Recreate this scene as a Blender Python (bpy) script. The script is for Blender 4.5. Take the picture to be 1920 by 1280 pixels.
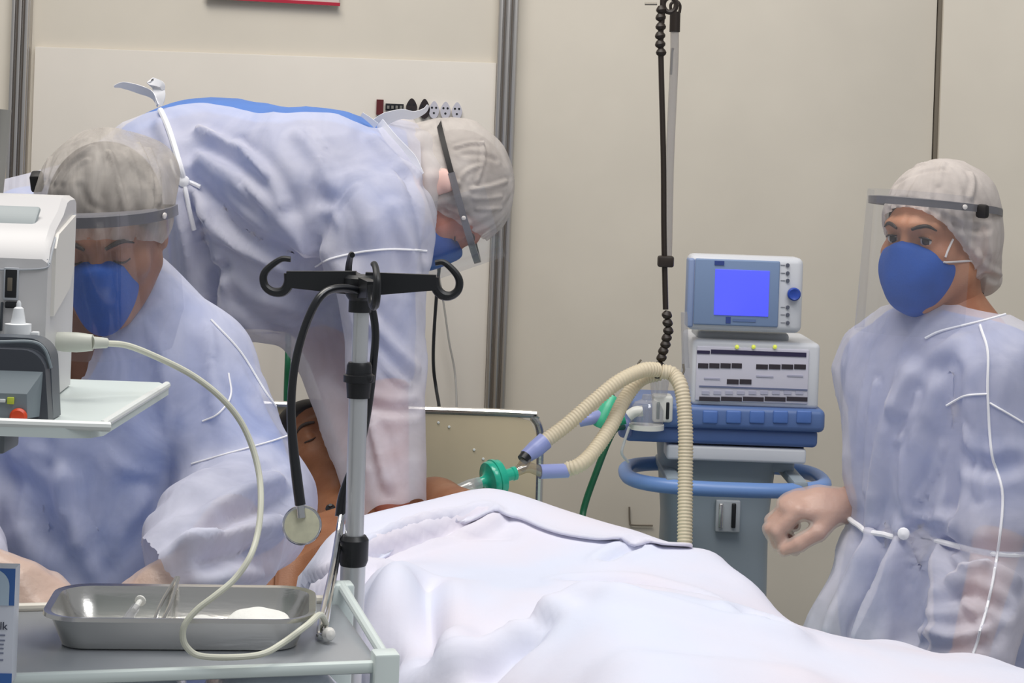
import bpy, bmesh, math, random
import numpy as np
from mathutils import Vector, Matrix
from mathutils.bvhtree import BVHTree

for o in list(bpy.data.objects):
    bpy.data.objects.remove(o)
random.seed(4); RNG = np.random.RandomState(4)
COL = bpy.context.scene.collection
SC = bpy.context.scene

# ------------------------------------------------------------------ camera
F = 3500.0                      # focal length in pixels of the 1920 frame
PPY = 300.0                     # row of the horizon on the optical axis
ROLL = 0.0355
CAMZ = 1.55
RIGHT = np.array([math.cos(ROLL), 0, math.sin(ROLL)])
UP = np.array([-math.sin(ROLL), 0, math.cos(ROLL)])
FWD = np.array([0, 1.0, 0])
CAMP = np.array([0, 0, CAMZ])
cam = bpy.data.cameras.new('camera'); camo = bpy.data.objects.new('camera', cam); COL.objects.link(camo)
cam.sensor_width = 36; cam.lens = 36 * F / 1920; cam.clip_start = 0.05; cam.clip_end = 100
cam.shift_y = -(640 - PPY) / 1920
camo.matrix_world = Matrix(((RIGHT[0], UP[0], -FWD[0], 0), (RIGHT[1], UP[1], -FWD[1], 0),
                            (RIGHT[2], UP[2], -FWD[2], CAMZ), (0, 0, 0, 1)))
SC.camera = camo

# ------------------------------------------------------------------ light
wd = bpy.data.worlds.new('hall'); SC.world = wd; wd.use_nodes = True
wd.node_tree.nodes['Background'].inputs[0].default_value = (0.93, 0.96, 1.0, 1)
wd.node_tree.nodes['Background'].inputs[1].default_value = 0.46
def area(name, loc, target, sx, sy, power, col):
    l = bpy.data.lights.new(name, 'AREA'); l.shape = 'RECTANGLE'; l.size = sx; l.size_y = sy
    l.energy = power; l.color = col
    o = bpy.data.objects.new(name, l); COL.objects.link(o); o.location = loc
    d = Vector(target) - Vector(loc); o.rotation_euler = d.to_track_quat('-Z', 'Y').to_euler()
    return o
area('hall_light', (-0.6, 2.4, 4.6), (-0.1, 3.2, 0.8), 2.6, 1.6, 150, (1.0, 0.955, 0.89))
area('hall_light', (1.4, 0.6, 4.4), (0.2, 3.0, 0.9), 1.6, 1.6, 70, (0.97, 0.98, 1.0))
vs = SC.view_settings
vs.view_transform = 'Standard'; vs.look = 'None'; vs.gamma = 1.0; vs.use_curve_mapping = False
vs.exposure = -0.46

# ------------------------------------------------------------------ helpers
def A(*v): return np.array(v if len(v) > 1 else v[0], dtype=float)
def P(px, py, d): return CAMP + d * (FWD + (px - 960) / F * RIGHT + (PPY - py) / F * UP)
def PX(pts): return [P(*p) for p in pts]
def nrm(v): v = np.asarray(v, float); return v / np.linalg.norm(v)
def lin(c): 
    return tuple(((x / 255) / 12.92 if x / 255 <= 0.04045 else ((x / 255 + 0.055) / 1.055) ** 2.4) for x in c)

MATS = {}
def mat(name, rgb, rough=0.6, metal=0.0, var=0.0, vscale=20, bump=0.0, bscale=60, alpha=1.0, emit=None, spec=0.5,
        sub=0.0, rgb2=None, sheen=0.0, avar=0.0, transl=0.0, stretch=None, coat=0.0):
    if name in MATS: return MATS[name]
    m = bpy.data.materials.new(name); m.use_nodes = True; nt = m.node_tree; N = nt.nodes; L = nt.links
    b = N['Principled BSDF']; out = N['Material Output']
    b.inputs['Base Color'].default_value = (*lin(rgb), 1); b.inputs['Roughness'].default_value = rough
    b.inputs['Metallic'].default_value = metal; b.inputs['Specular IOR Level'].default_value = spec
    b.inputs['Coat Weight'].default_value = coat
    if sub: b.inputs['Subsurface Weight'].default_value = sub; b.inputs['Subsurface Radius'].default_value = (0.012, 0.005, 0.003)
    if sheen: b.inputs['Sheen Weight'].default_value = sheen
    if emit: b.inputs['Emission Color'].default_value = (*lin(emit[0]), 1); b.inputs['Emission Strength'].default_value = emit[1]
    tc = N.new('ShaderNodeTexCoord'); src = tc.outputs['Object']
    if stretch:
        mp = N.new('ShaderNodeMapping'); mp.inputs['Scale'].default_value = stretch; L.new(src, mp.inputs[0]); src = mp.outputs[0]
    nz = None
    if var or rgb2:
        nz = N.new('ShaderNodeTexNoise'); nz.inputs['Scale'].default_value = vscale; nz.inputs['Detail'].default_value = 4
        L.new(src, nz.inputs['Vector'])
        mx = N.new('ShaderNodeMix'); mx.data_type = 'RGBA'
        c1 = rgb2 if rgb2 else tuple(min(255, max(0, x * (1 - var))) for x in rgb)
        mx.inputs[6].default_value = (*lin(rgb), 1); mx.inputs[7].default_value = (*lin(c1), 1)
        rp = N.new('ShaderNodeMapRange'); rp.inputs[1].default_value = 0.35; rp.inputs[2].default_value = 0.65
        L.new(nz.outputs[0], rp.inputs[0]); L.new(rp.outputs[0], mx.inputs[0]); L.new(mx.outputs[2], b.inputs['Base Color'])
    if bump:
        bz = N.new('ShaderNodeTexNoise'); bz.inputs['Scale'].default_value = bscale; bz.inputs['Detail'].default_value = 3
        L.new(src, bz.inputs['Vector'])
        bp = N.new('ShaderNodeBump'); bp.inputs['Strength'].default_value = 1; bp.inputs['Distance'].default_value = bump
        L.new(bz.outputs[0], bp.inputs['Height']); L.new(bp.outputs[0], b.inputs['Normal'])
    sh = b.outputs[0]
    if transl:
        t = N.new('ShaderNodeBsdfTranslucent'); t.inputs[0].default_value = (*lin(rgb), 1)
        ms = N.new('ShaderNodeMixShader'); ms.inputs[0].default_value = transl
        L.new(sh, ms.inputs[1]); L.new(t.outputs[0], ms.inputs[2]); sh = ms.outputs[0]
    if alpha < 1:
        t = N.new('ShaderNodeBsdfTransparent'); ms = N.new('ShaderNodeMixShader'); ms.inputs[0].default_value = alpha
        if avar:
            an = N.new('ShaderNodeTexNoise'); an.inputs['Scale'].default_value = 9; an.inputs['Detail'].default_value = 5
            an.inputs['Distortion'].default_value = 1.2; L.new(src, an.inputs['Vector'])
            mr = N.new('ShaderNodeMapRange'); mr.inputs[1].default_value = 0.3; mr.inputs[2].default_value = 0.7
            mr.inputs[3].default_value = alpha - avar; mr.inputs[4].default_value = min(1, alpha + avar)
            L.new(an.outputs[0], mr.inputs[0])
            at = N.new('ShaderNodeAttribute'); at.attribute_name = 'layers'                  # doubled fabric lets less through
            ad = N.new('ShaderNodeMath'); ad.operation = 'MULTIPLY_ADD'; ad.use_clamp = True; ad.inputs[1].default_value = 0.26
            L.new(at.outputs['Fac'], ad.inputs[0]); L.new(mr.outputs[0], ad.inputs[2]); L.new(ad.outputs[0], ms.inputs[0])
        L.new(t.outputs[0], ms.inputs[1]); L.new(sh, ms.inputs[2]); sh = ms.outputs[0]
    L.new(sh, out.inputs[0])
    MATS[name] = m
    return m
def clear_plastic(name, tint=(250, 250, 252), gloss=0.10, rough=0.06, haze=0.05):
    if name in MATS: return MATS[name]
    m = bpy.data.materials.new(name); m.use_nodes = True; nt = m.node_tree; N = nt.nodes; L = nt.links
    N.remove(N['Principled BSDF']); out = N['Material Output']
    t = N.new('ShaderNodeBsdfTransparent'); t.inputs[0].default_value = (*lin(tint), 1)
    g = N.new('ShaderNodeBsdfGlossy'); g.inputs['Roughness'].default_value = rough
    d = N.new('ShaderNodeBsdfDiffuse'); d.inputs[0].default_value = (0.8, 0.8, 0.82, 1)
    a = N.new('ShaderNodeMixShader'); a.inputs[0].default_value = haze; L.new(t.outputs[0], a.inputs[1]); L.new(d.outputs[0], a.inputs[2])
    b = N.new('ShaderNodeMixShader'); b.inputs[0].default_value = gloss; L.new(a.outputs[0], b.inputs[1]); L.new(g.outputs[0], b.inputs[2])
    L.new(b.outputs[0], out.inputs[0]); MATS[name] = m
    return m

def tag(o, label=None, cat=None, group=None, kind=None):
    if label: o['label'] = label
    if cat: o['category'] = cat
    if group: o['group'] = group
    if kind: o['kind'] = kind
    return o
def wloc(o):
    v = Vector((0, 0, 0))
    while o is not None: v = v + o.location; o = o.parent
    return np.array(v)
def empty(name, loc, label, cat, group=None):
    o = bpy.data.objects.new(name, None); COL.objects.link(o); o.location = tuple(loc); o.empty_display_size = 0.05
    return tag(o, label, cat, group)
def mk(name, V, Fc, m, parent=None, smooth=True, mi=None):
    V = np.asarray(V, float); loc = np.array([(V[:, 0].min() + V[:, 0].max()) / 2, (V[:, 1].min() + V[:, 1].max()) / 2, V[:, 2].min()])
    me = bpy.data.meshes.new(name)
    me.from_pydata((V - loc).tolist(), [], Fc.tolist() if isinstance(Fc, np.ndarray) else Fc); me.update()
    for x in (m if isinstance(m, (list, tuple)) else [m]): me.materials.append(x)
    if smooth is True: me.polygons.foreach_set('use_smooth', [True] * len(me.polygons))
    elif smooth: me.polygons.foreach_set('use_smooth', [True] * len(me.polygons)); me.set_sharp_from_angle(angle=smooth)
    if mi is not None: me.polygons.foreach_set('material_index', list(mi))
    o = bpy.data.objects.new(name, me); COL.objects.link(o)
    if parent is not None: o.parent = parent; loc = loc - wloc(parent)
    o.location = tuple(loc)
    return o
def frame(yaw=0, pitch=0, roll=0):
    return np.array(Matrix.Rotation(yaw, 3, 'Z') @ Matrix.Rotation(pitch, 3, 'X') @ Matrix.Rotation(roll, 3, 'Y'))
def spline(pts, n=8):
    pts = [np.asarray(p, float) for p in pts]
    if len(pts) < 3: return np.array([pts[0] + (pts[1] - pts[0]) * t for t in np.linspace(0, 1, n + 1)])
    Q = [2 * pts[0] - pts[1]] + pts + [2 * pts[-1] - pts[-2]]; out = []
    for i in range(1, len(Q) - 2):
        a, b, c, d = Q[i - 1], Q[i], Q[i + 1], Q[i + 2]
        for t in np.arange(n) / n:
            out.append(0.5 * (2 * b + (c - a) * t + (2 * a - 5 * b + 4 * c - d) * t * t + (3 * b - a - 3 * c + d) * t ** 3))
    out.append(pts[-1]); return np.array(out)
class MB:
    def __init__(s): s.V = []; s.F = []; s.M = []; s.n = 0; s.mi = 0
    def add(s, V, Fc):
        V = np.asarray(V, float); s.V.append(V)
        for f in Fc: s.F.append([int(i) + s.n for i in f]); s.M.append(s.mi)
        s.n += len(V); return s
    def box(s, c, size, R=None, bev=0.0, seg=2, taper=None):
        bm = bmesh.new(); bmesh.ops.create_cube(bm, size=1.0)
        for v in bm.verts:
            k = 1.0 if (taper is None or v.co.z < 0) else taper
            v.co = Vector((v.co.x * size[0] * k, v.co.y * size[1] * k, v.co.z * size[2]))
        if bev: bmesh.ops.bevel(bm, geom=list(bm.edges), offset=bev, segments=seg, affect='EDGES', profile=0.5)
        V = np.array([v.co[:] for v in bm.verts]); Fc = [[v.index for v in f.verts] for f in bm.faces]; bm.free()
        if R is not None: V = V @ np.asarray(R).T
        return s.add(V + np.asarray(c), Fc)
    def tube(s, pts, r, seg=10, n=8, cap=True, sp=True, flat=None):
        C = spline(pts, n) if sp else np.array([np.asarray(p, float) for p in pts])
        k = len(C); T = np.gradient(C, axis=0); T /= np.linalg.norm(T, axis=1)[:, None] + 1e-12
        rr = np.array([r(i / (k - 1)) for i in range(k)]) if callable(r) else np.interp(np.linspace(0, 1, k), np.linspace(0, 1, len(r)), r) if hasattr(r, '__len__') else np.full(k, r)
        up = A(0, 0, 1) if abs(T[0][2]) < 0.9 else A(0, 1, 0)
        u = nrm(np.cross(T[0], up)); V = []
        for i in range(k):
            u = nrm(u - T[i] * np.dot(u, T[i])); w = np.cross(T[i], u); fu, fw = (1, 1) if flat is None else flat
            for j in range(seg):
                a = 2 * math.pi * j / seg; V.append(C[i] + rr[i] * (math.cos(a) * u * fu + math.sin(a) * w * fw))
        Fc = [[i * seg + j, i * seg + (j + 1) % seg, (i + 1) * seg + (j + 1) % seg, (i + 1) * seg + j] for i in range(k - 1) for j in range(seg)]
        if cap: Fc += [list(range(seg))[::-1], [(k - 1) * seg + j for j in range(seg)]]
        return s.add(V, Fc)
    def lathe(s, o, axis, prof, seg=24, cap=True):
        axis = nrm(axis); u = nrm(np.cross(axis, A(0, 0, 1) if abs(axis[2]) < 0.9 else A(0, 1, 0))); w = np.cross(axis, u); V = []; k = len(prof)
        for (r, h) in prof:
            for j in range(seg):
                a = 2 * math.pi * j / seg; V.append(np.asarray(o) + axis * h + r * (math.cos(a) * u + math.sin(a) * w))
        Fc = [[i * seg + j, i * seg + (j + 1) % seg, (i + 1) * seg + (j + 1) % seg, (i + 1) * seg + j] for i in range(k - 1) for j in range(seg)]
        if cap: Fc += [list(range(seg))[::-1], [(k - 1) * seg + j for j in range(seg)]]
        return s.add(V, Fc)
    def extrude(s, poly, o, ax, ay, az, depth):
        n = len(poly); V = [np.asarray(o) + ax * x + ay * y for x, y in poly] + [np.asarray(o) + ax * x + ay * y + az * depth for x, y in poly]
        Fc = [list(range(n)), [n + i for i in range(n)][::-1]] + [[i, n + i, n + (i + 1) % n, (i + 1) % n] for i in range(n)]
        return s.add(V, Fc)
    def ribbon(s, pts, w, side, n=8, th=0.0012):
        C = spline(pts, n); side = nrm(side); T = np.gradient(C, axis=0); V = []; k = len(C)
        ww = np.interp(np.linspace(0, 1, k), np.linspace(0, 1, len(w)), w) if hasattr(w, '__len__') else np.full(k, w)
        for i in range(k):
            sd = nrm(side - nrm(T[i]) * np.dot(side, nrm(T[i]))); nn = nrm(np.cross(T[i], sd))
            for a, b in ((-1, -1), (1, -1), (1, 1), (-1, 1)): V.append(C[i] + sd * a * ww[i] / 2 + nn * b * th / 2)
        Fc = [[i * 4 + j, i * 4 + (j + 1) % 4, (i + 1) * 4 + (j + 1) % 4, (i + 1) * 4 + j] for i in range(k - 1) for j in range(4)] + [[3, 2, 1, 0], [k * 4 - 4, k * 4 - 3, k * 4 - 2, k * 4 - 1]]
        return s.add(V, Fc)
    def obj(s, name, m, parent=None, smooth=0.6):
        o = mk(name, np.concatenate(s.V), s.F, m, parent, smooth, s.M if any(s.M) else None)
        return o
def layers(o, vals):
    a = o.data.attributes.new('layers', 'FLOAT', 'POINT'); a.data.foreach_set('value', np.clip(vals, 0, 1).astype(np.float32)); return o
def fixn(o):
    bm = bmesh.new(); bm.from_mesh(o.data); bmesh.ops.recalc_face_normals(bm, faces=bm.faces); bm.to_mesh(o.data); bm.free(); return o

# ---- numpy noise
_PT = RNG.rand(4096)
def vnoise(p, f=1.0, seed=0):
    p = np.asarray(p) * f; i = np.floor(p).astype(np.int64); t = p - i; t = t * t * (3 - 2 * t); out = 0
    for dx in (0, 1):
        for dy in (0, 1):
            for dz in (0, 1):
                h = ((i[:, 0] + dx) * 73856093 ^ (i[:, 1] + dy) * 19349663 ^ (i[:, 2] + dz) * 83492791 ^ seed * 2654435) & 4095
                w = (t[:, 0] if dx else 1 - t[:, 0]) * (t[:, 1] if dy else 1 - t[:, 1]) * (t[:, 2] if dz else 1 - t[:, 2])
                out = out + w * _PT[h]
    return out
def ridged(p, f, seed=0): return 1 - np.abs(2 * vnoise(p, f, seed) - 1)

# ---- signed distance modelling
def rc(p, a, b, r1, r2):
    a = np.asarray(a, float); b = np.asarray(b, float); ab = b - a; d = p - a
    t = np.clip(d @ ab / max(ab @ ab, 1e-12), 0, 1)
    return np.sqrt(((d - t[:, None] * ab) ** 2).sum(1)) - (r1 + (r2 - r1) * t)
def ell(p, c, r, R=None):
    q = p - np.asarray(c, float)
    if R is not None: q = q @ R
    r = np.asarray(r, float); k0 = np.sqrt(((q / r) ** 2).sum(1)); k1 = np.sqrt(((q / (r * r)) ** 2).sum(1)) + 1e-9
    return k0 * (k0 - 1) / k1
def smin(a, b, k):
    h = np.clip(0.5 + 0.5 * (b - a) / k, 0, 1); return b + (a - b) * h - k * h * (1 - h)
def smax(a, b, k): return -smin(-a, -b, k)
def su(k, *ds):
    d = ds[0]
    for x in ds[1:]: d = smin(d, x, k)
    return d
def chain(p, pts, rs, k=0.02):
    d = None
    for i in range(len(pts) - 1):
        x = rc(p, pts[i], pts[i + 1], rs[i], rs[i + 1]); d = x if d is None else smin(d, x, k)
    return d
def nets(fn, lo, hi, h):
    lo = np.asarray(lo, float); hi = np.asarray(hi, float); n = np.ceil((hi - lo) / h).astype(int) + 1
    ax = [lo[i] + h * np.arange(n[i]) for i in range(3)]
    G = np.stack(np.meshgrid(*ax, indexing='ij'), -1).reshape(-1, 3)
    st = 4; cax = [np.arange(0, n[i] + st, st) for i in range(3)]
    CG = np.stack(np.meshgrid(*[lo[i] + h * cax[i] for i in range(3)], indexing='ij'), -1).reshape(-1, 3)
    CD_ = np.concatenate([fn(CG[s:s + 200000]) for s in range(0, len(CG), 200000)]).reshape([len(c) for c in cax])
    ii = [((np.arange(n[i]) + st // 2) // st) for i in range(3)]
    D = CD_[np.ix_(*ii)].ravel().copy(); near = np.nonzero(np.abs(D) < h * st * 1.8)[0]
    for s in range(0, len(near), 200000): D[near[s:s + 200000]] = fn(G[near[s:s + 200000]])
    D = D.reshape(n); S = D < 0
    nx, ny, nz = n - 1
    cnt = np.zeros((nx, ny, nz)); acc = np.zeros((nx, ny, nz, 3))
    cs = [(i, j, k) for i in (0, 1) for j in (0, 1) for k in (0, 1)]
    def sl(c): return (slice(c[0], c[0] + nx), slice(c[1], c[1] + ny), slice(c[2], c[2] + nz))
    for c in cs:
        for a in range(3):
            if c[a]: continue
            e = list(c); e[a] = 1; d0 = D[sl(c)]; d1 = D[sl(e)]; m = (d0 < 0) != (d1 < 0)
            t = np.where(m, d0 / np.where(m, d0 - d1, 1), 0)
            for b in range(3): acc[..., b] += np.where(m, c[b] + (t if b == a else 0), 0)
            cnt += m
    act = cnt > 0; idx = -np.ones((nx, ny, nz), int); idx[act] = np.arange(act.sum())
    base = np.stack(np.nonzero(act), -1); V = lo + h * (base + acc[act] / cnt[act][:, None]); Q = []
    for a in range(3):
        b, c = (a + 1) % 3, (a + 2) % 3
        s0 = [slice(None)] * 3; s1 = [slice(None)] * 3; s0[a] = slice(0, -1); s1[a] = slice(1, None)
        m = S[tuple(s0)] != S[tuple(s1)]
        I = np.stack(np.nonzero(m), -1); ok = (I[:, b] > 0) & (I[:, c] > 0) & (I[:, b] < n[b] - 1) & (I[:, c] < n[c] - 1); I = I[ok]
        sg = S[tuple(s0)][tuple(I.T)]
        def g(db, dc):
            J = I.copy(); J[:, b] += db; J[:, c] += dc; return idx[tuple(J.T)]
        q = np.stack([g(-1, -1), g(0, -1), g(0, 0), g(-1, 0)], -1)
        q[~sg] = q[~sg][:, ::-1]; Q.append(q)
    return V, np.concatenate(Q)
def normals(V, Q):
    n = np.cross(V[Q[:, 2]] - V[Q[:, 0]], V[Q[:, 3]] - V[Q[:, 1]]); N = np.zeros_like(V)
    for k in range(4): np.add.at(N, Q[:, k], n)
    return N / (np.linalg.norm(N, axis=1)[:, None] + 1e-12)
def relax(V, Q, it=2, lam=0.5):
    E = np.concatenate([Q[:, [0, 1]], Q[:, [1, 2]], Q[:, [2, 3]], Q[:, [3, 0]]])
    for _ in range(it):
        s = np.zeros_like(V); c = np.zeros(len(V))
        np.add.at(s, E[:, 0], V[E[:, 1]]); np.add.at(s, E[:, 1], V[E[:, 0]]); np.add.at(c, E[:, 0], 1); np.add.at(c, E[:, 1], 1)
        V = V + lam * (s / np.maximum(c, 1)[:, None] - V)
    return V
def cut(V, Q, keep):
    """keep the part where the field is positive; the rim is drawn onto its zero line"""
    if keep.dtype == bool:
        kf = keep[Q].all(1)
    else:
        g = keep.astype(float); ins = g > 0; E = np.concatenate([Q[:, [0, 1]], Q[:, [1, 2]], Q[:, [2, 3]], Q[:, [3, 0]]]); E = np.concatenate([E, E[:, ::-1]])
        m = ins[E[:, 0]] & ~ins[E[:, 1]]; a, b = E[m, 0], E[m, 1]; t = g[a] / (g[a] - g[b] + 1e-12)
        c = V[a] + (V[b] - V[a]) * t[:, None]; S = np.zeros_like(V); n = np.zeros(len(V)); np.add.at(S, b, c); np.add.at(n, b, 1)
        mv = n > 0; V = V.copy(); V[mv] = S[mv] / n[mv][:, None]; ok = ins | mv; kf = ok[Q].all(1) & ins[Q].any(1)
    Q = Q[kf]; u = np.unique(Q); m = -np.ones(len(V), int); m[u] = np.arange(len(u)); V, Q = V[u], m[Q]
    E = np.sort(np.concatenate([Q[:, [0, 1]], Q[:, [1, 2]], Q[:, [2, 3]], Q[:, [3, 0]]]), 1); key = E[:, 0].astype(np.int64) * len(V) + E[:, 1]
    _, ix, ct = np.unique(key, return_index=True, return_counts=True); B = E[ix[ct == 1]]; V = V.copy()
    for _ in range(6):
        S = np.zeros_like(V); n = np.zeros(len(V)); np.add.at(S, B[:, 0], V[B[:, 1]]); np.add.at(S, B[:, 1], V[B[:, 0]]); np.add.at(n, B[:, 0], 1); np.add.at(n, B[:, 1], 1)
        k = n == 2; V[k] = 0.5 * V[k] + 0.5 * S[k] / 2
    return V, Q
def fmin(*a):
    r = a[0]
    for x in a[1:]: r = np.minimum(r, x)
    return r
def clear(V, Q, fn, gap):
    """keep a garment outside of what it is worn over"""
    for _ in range(2):
        d = fn(V); V = V + normals(V, Q) * np.clip(gap - d, 0, 0.05)[:, None]
    return V
def join(*ms):
    Vs, Qs, n = [], [], 0
    for V, Q in ms: Vs.append(V); Qs.append(Q + n); n += len(V)
    return np.concatenate(Vs), np.concatenate(Qs)
def bvh(V, Q): return BVHTree.FromPolygons([tuple(v) for v in V], [tuple(int(i) for i in q) for q in Q])
def snap(tree, pxs, dd=0.0, n=6):
    """points on a surface along the sight lines through the given pixels"""
    pts = spline([A(x, y, 0) for x, y in pxs], n) if len(pxs) > 2 else np.array([A(*pxs[0], 0) + (A(*pxs[1], 0) - A(*pxs[0], 0)) * t for t in np.linspace(0, 1, n + 1)])
    out = []
    for p in pts:
        d = Vector(tuple(P(p[0], p[1], 1.0) - CAMP)).normalized()
        hit = tree.ray_cast(Vector(tuple(CAMP)), d)
        if hit[0] is not None: out.append(np.array(hit[0]) + np.array(hit[1]) * (dd if hit[1].dot(d) < 0 else -dd))
    return out
def pdist(V, pl):
    pl = np.asarray(pl); d = np.full(len(V), 1e9)
    for i in range(len(pl) - 1):
        if np.linalg.norm(pl[i + 1] - pl[i]) > 0.05: continue
        d = np.minimum(d, rc(V, pl[i], pl[i + 1], 0, 0))
    return d
def folds(V, Q, lines):
    """press creases (width, height) along lines given as picture tracks on the garment"""
    t = bvh(V, Q); N = normals(V, Q); D = np.zeros(len(V))
    for pxs, w, a in lines:
        pl = snap(t, pxs, 0, 5)
        if len(pl) < 3: continue
        pl = np.array(pl)
        for _ in range(4): pl[1:-1] = (pl[:-2] + 2 * pl[1:-1] + pl[2:]) / 4
        lo = np.min(pl, 0) - 3 * w; hi = np.max(pl, 0) + 3 * w; m = ((V > lo) & (V < hi)).all(1)
        if not m.any(): continue
        d = pdist(V[m], pl); D[m] += a * (np.exp(-(d / w) ** 2) - 0.45 * np.exp(-((d - 1.7 * w) / w) ** 2))
    return V + N * D[:, None]
def crumple(V, Q, amp, f, stretch=(1, 1, 1), seed=0):
    N = normals(V, Q); p = V * np.asarray(stretch)
    w = p + 0.05 * np.stack([vnoise(p, 5, seed + 11), vnoise(p, 5, seed + 12), vnoise(p, 5, seed + 13)], -1)
    d = amp * (vnoise(w, f, seed + 7) - 0.5) + amp * (ridged(w, f, seed) ** 5 - 0.15) + amp * 0.6 * (ridged(w, f * 2.1, seed + 3) ** 6 - 0.12)
    return V + N * d[:, None]
# ================================================================== SETTING
WY = 4.70
m_wall = mat('wall_panel_paint', (216, 208, 194), 0.55, var=0.03, vscale=3)
m_board = mat('wall_board_white', (221, 214, 204), 0.5, var=0.02, vscale=4)
m_alu = mat('aluminium', (190, 186, 182), 0.32, 0.85)
m_alud = mat('aluminium_groove', (110, 102, 95), 0.5, 0.6)
m_dark = mat('joint_dark', (112, 104, 92), 0.8)
m_floor = mat('floor_vinyl', (150, 152, 150), 0.4, var=0.06, vscale=6)
m_white = mat('white_enamel', (226, 230, 228), 0.35)
m_black = mat('black_plastic', (22, 24, 28), 0.42)
m_chrome = mat('chrome', (205, 206, 208), 0.14, 1.0)
m_steel = mat('brushed_steel', (214, 212, 208), 0.22, 1.0, bump=0.0002, bscale=90, stretch=(0.2, 3, 3))

fl = MB().box((0, 3, -0.02), (7, 8, 0.04)).obj('floor', m_floor, None, False); tag(fl, kind='structure')
def wallx(px): return P(px, 300, WY)[0]
wall = MB().box((0, WY + 0.06, 1.45), (6.4, 0.06, 2.9)).obj('wall_back', mat('wall_backing', (150, 146, 138), 0.7), None, False); tag(wall, kind='structure')
xs = [-3.2, wallx(33), wallx(942), wallx(1749), 3.2]
for i in range(4):
    a, b = xs[i] + 0.008, xs[i + 1] - (0.004 if i == 2 else 0.008)
    MB().box(((a + b) / 2, WY + 0.012 - (0.02 if i == 3 else 0), 1.45), (b - a, 0.036, 2.9), bev=0.002).obj('wall_panel', m_wall, wall)
def post(px, w, n):
    x = wallx(px); m = MB()
    m.box((x, WY - 0.012, 1.45), (w, 0.04, 2.9), bev=0.004)
    for t in (-0.36, 0.0, 0.36):
        m.box((x + t * w, WY - 0.036, 1.45), (w * 0.2, 0.014, 2.9), bev=0.003)
    o = m.obj('trim_%d' % n, m_alu); tag(o, kind='structure')
    for t in (-0.18, 0.18): MB().box((x + t * w, WY - 0.033, 1.45), (w * 0.08, 0.004, 2.9)).obj('groove', m_alud, o)
post(36, 0.046, 1); post(944, 0.05, 2)
tr = MB().box((wallx(1752), WY - 0.002, 1.45), (0.012, 0.02, 2.9), bev=0.002).obj('trim_3', m_dark); tag(tr, kind='structure')
# white service board behind the bed
x0, x1 = wallx(62), wallx(925); zt = P(60, 84, WY)[2]; zb = 0.35
bd = MB().box(((x0 + x1) / 2, WY - 0.014, (zt + zb) / 2 - 0.005), (x1 - x0, 0.014, zt - zb), bev=0.002).obj('service_board', m_board)
tag(bd, 'large white board fixed to the wall between two aluminium posts', 'wall board')
# sign with a red lower edge
s0, s1 = P(385, -3, WY - 0.03), P(637, 11, WY - 0.03)
sg = empty('wall_sign', (s0 + s1) / 2, 'white sign with red bottom edge high on the wall', 'sign')
cx = (s0[0] + s1[0]) / 2; w = s1[0] - s0[0]
dz = (s1[2] - s0[2]) / w
Rsg = frame(0, 0, -math.atan(dz))
MB().box((cx, WY - 0.018, (s0[2] + s1[2]) / 2 + 0.15), (w, 0.008, 0.3), Rsg, 0.001).obj('sign_board', m_board, sg)
MB().box((cx, WY - 0.024, (s0[2] + s1[2]) / 2 + 0.004), (w, 0.006, 0.008), Rsg).obj('red_edge', mat('sign_red', (176, 34, 58), 0.4), sg)
# sockets on the board
def socket(px, py, w, h, name, m1, label, cat, grp=None, holes=True, pear=True):
    c = P(px, py, WY - 0.022); t = empty(name, c, label, cat, grp)
    poly = [(math.cos(a) * w / 2 * (1 - 0.35 * max(0, math.sin(a))), math.sin(a) * h / 2) for a in np.linspace(0, 2 * math.pi, 20, endpoint=False)] if pear else [(-w / 2, -h / 2), (w / 2, -h / 2), (w / 2, h / 2), (-w / 2, h / 2)]
    fixn(MB().extrude(poly, c + A(0, 0.004, 0), A(1, 0, 0), A(0, 0, 1), A(0, -1, 0), 0.012).obj('socket_body', m1, t))
    if holes:
        for hx, hz in ((-0.2, 0.12), (0.2, 0.12), (0, -0.18)):
            MB().lathe(c + A(hx * w, -0.0075, hz * h), A(0, -1, 0), [(0.0028, 0), (0.0028, 0.001)], 10).obj('pin_hole', m_black if m1 is not m_black else m_dark, t)
    return t
socket(712.5, 201, 0.017, 0.038, 'wall_socket', mat('socket_red', (92, 22, 26), 0.5), 'dark red rectangular socket at the left end of the socket row', 'socket', None, False, False)
t = socket(740, 201, 0.045, 0.017, 'breaker_block', m_black, 'small black breaker block beside the dark red socket', 'breaker', None, False, False)
for k in range(4): MB().box(P(728 + k * 8, 201, WY - 0.034), (0.006, 0.006, 0.008)).obj('breaker_switch', mat('breaker_grey', (120, 118, 112), 0.5), t)
socket(772, 200, 0.028, 0.042, 'wall_socket', mat('socket_black', (38, 27, 28), 0.5), 'black pear-shaped wall socket beside the small breaker block', 'socket', 'black wall sockets')
socket(796, 204, 0.028, 0.05, 'wall_socket', mat('socket_black', (38, 27, 28), 0.5), 'black pear-shaped wall socket beside the first white socket', 'socket', 'black wall sockets')
ms = mat('socket_white', (196, 194, 204), 0.45)
for k, lb in enumerate(('first of three white wall sockets, next to the black ones', 'middle one of three white wall sockets', 'last of three white wall sockets, nearest the aluminium post')):
    socket(814 + k * 21.5, 206 + k, 0.026, 0.044, 'wall_socket', ms, lb, 'socket', 'white wall sockets')
# little wire bracket low on the wall
tag(MB().tube([P(1180, 950, WY - 0.012), P(1181, 978, WY - 0.012), P(1186, 984, WY - 0.012), P(1224, 985, WY - 0.012)], 0.0022, 6).obj('wire_bracket', m_dark), 'thin grey wire bracket low on the wall beside the ventilator', 'bracket')
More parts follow.
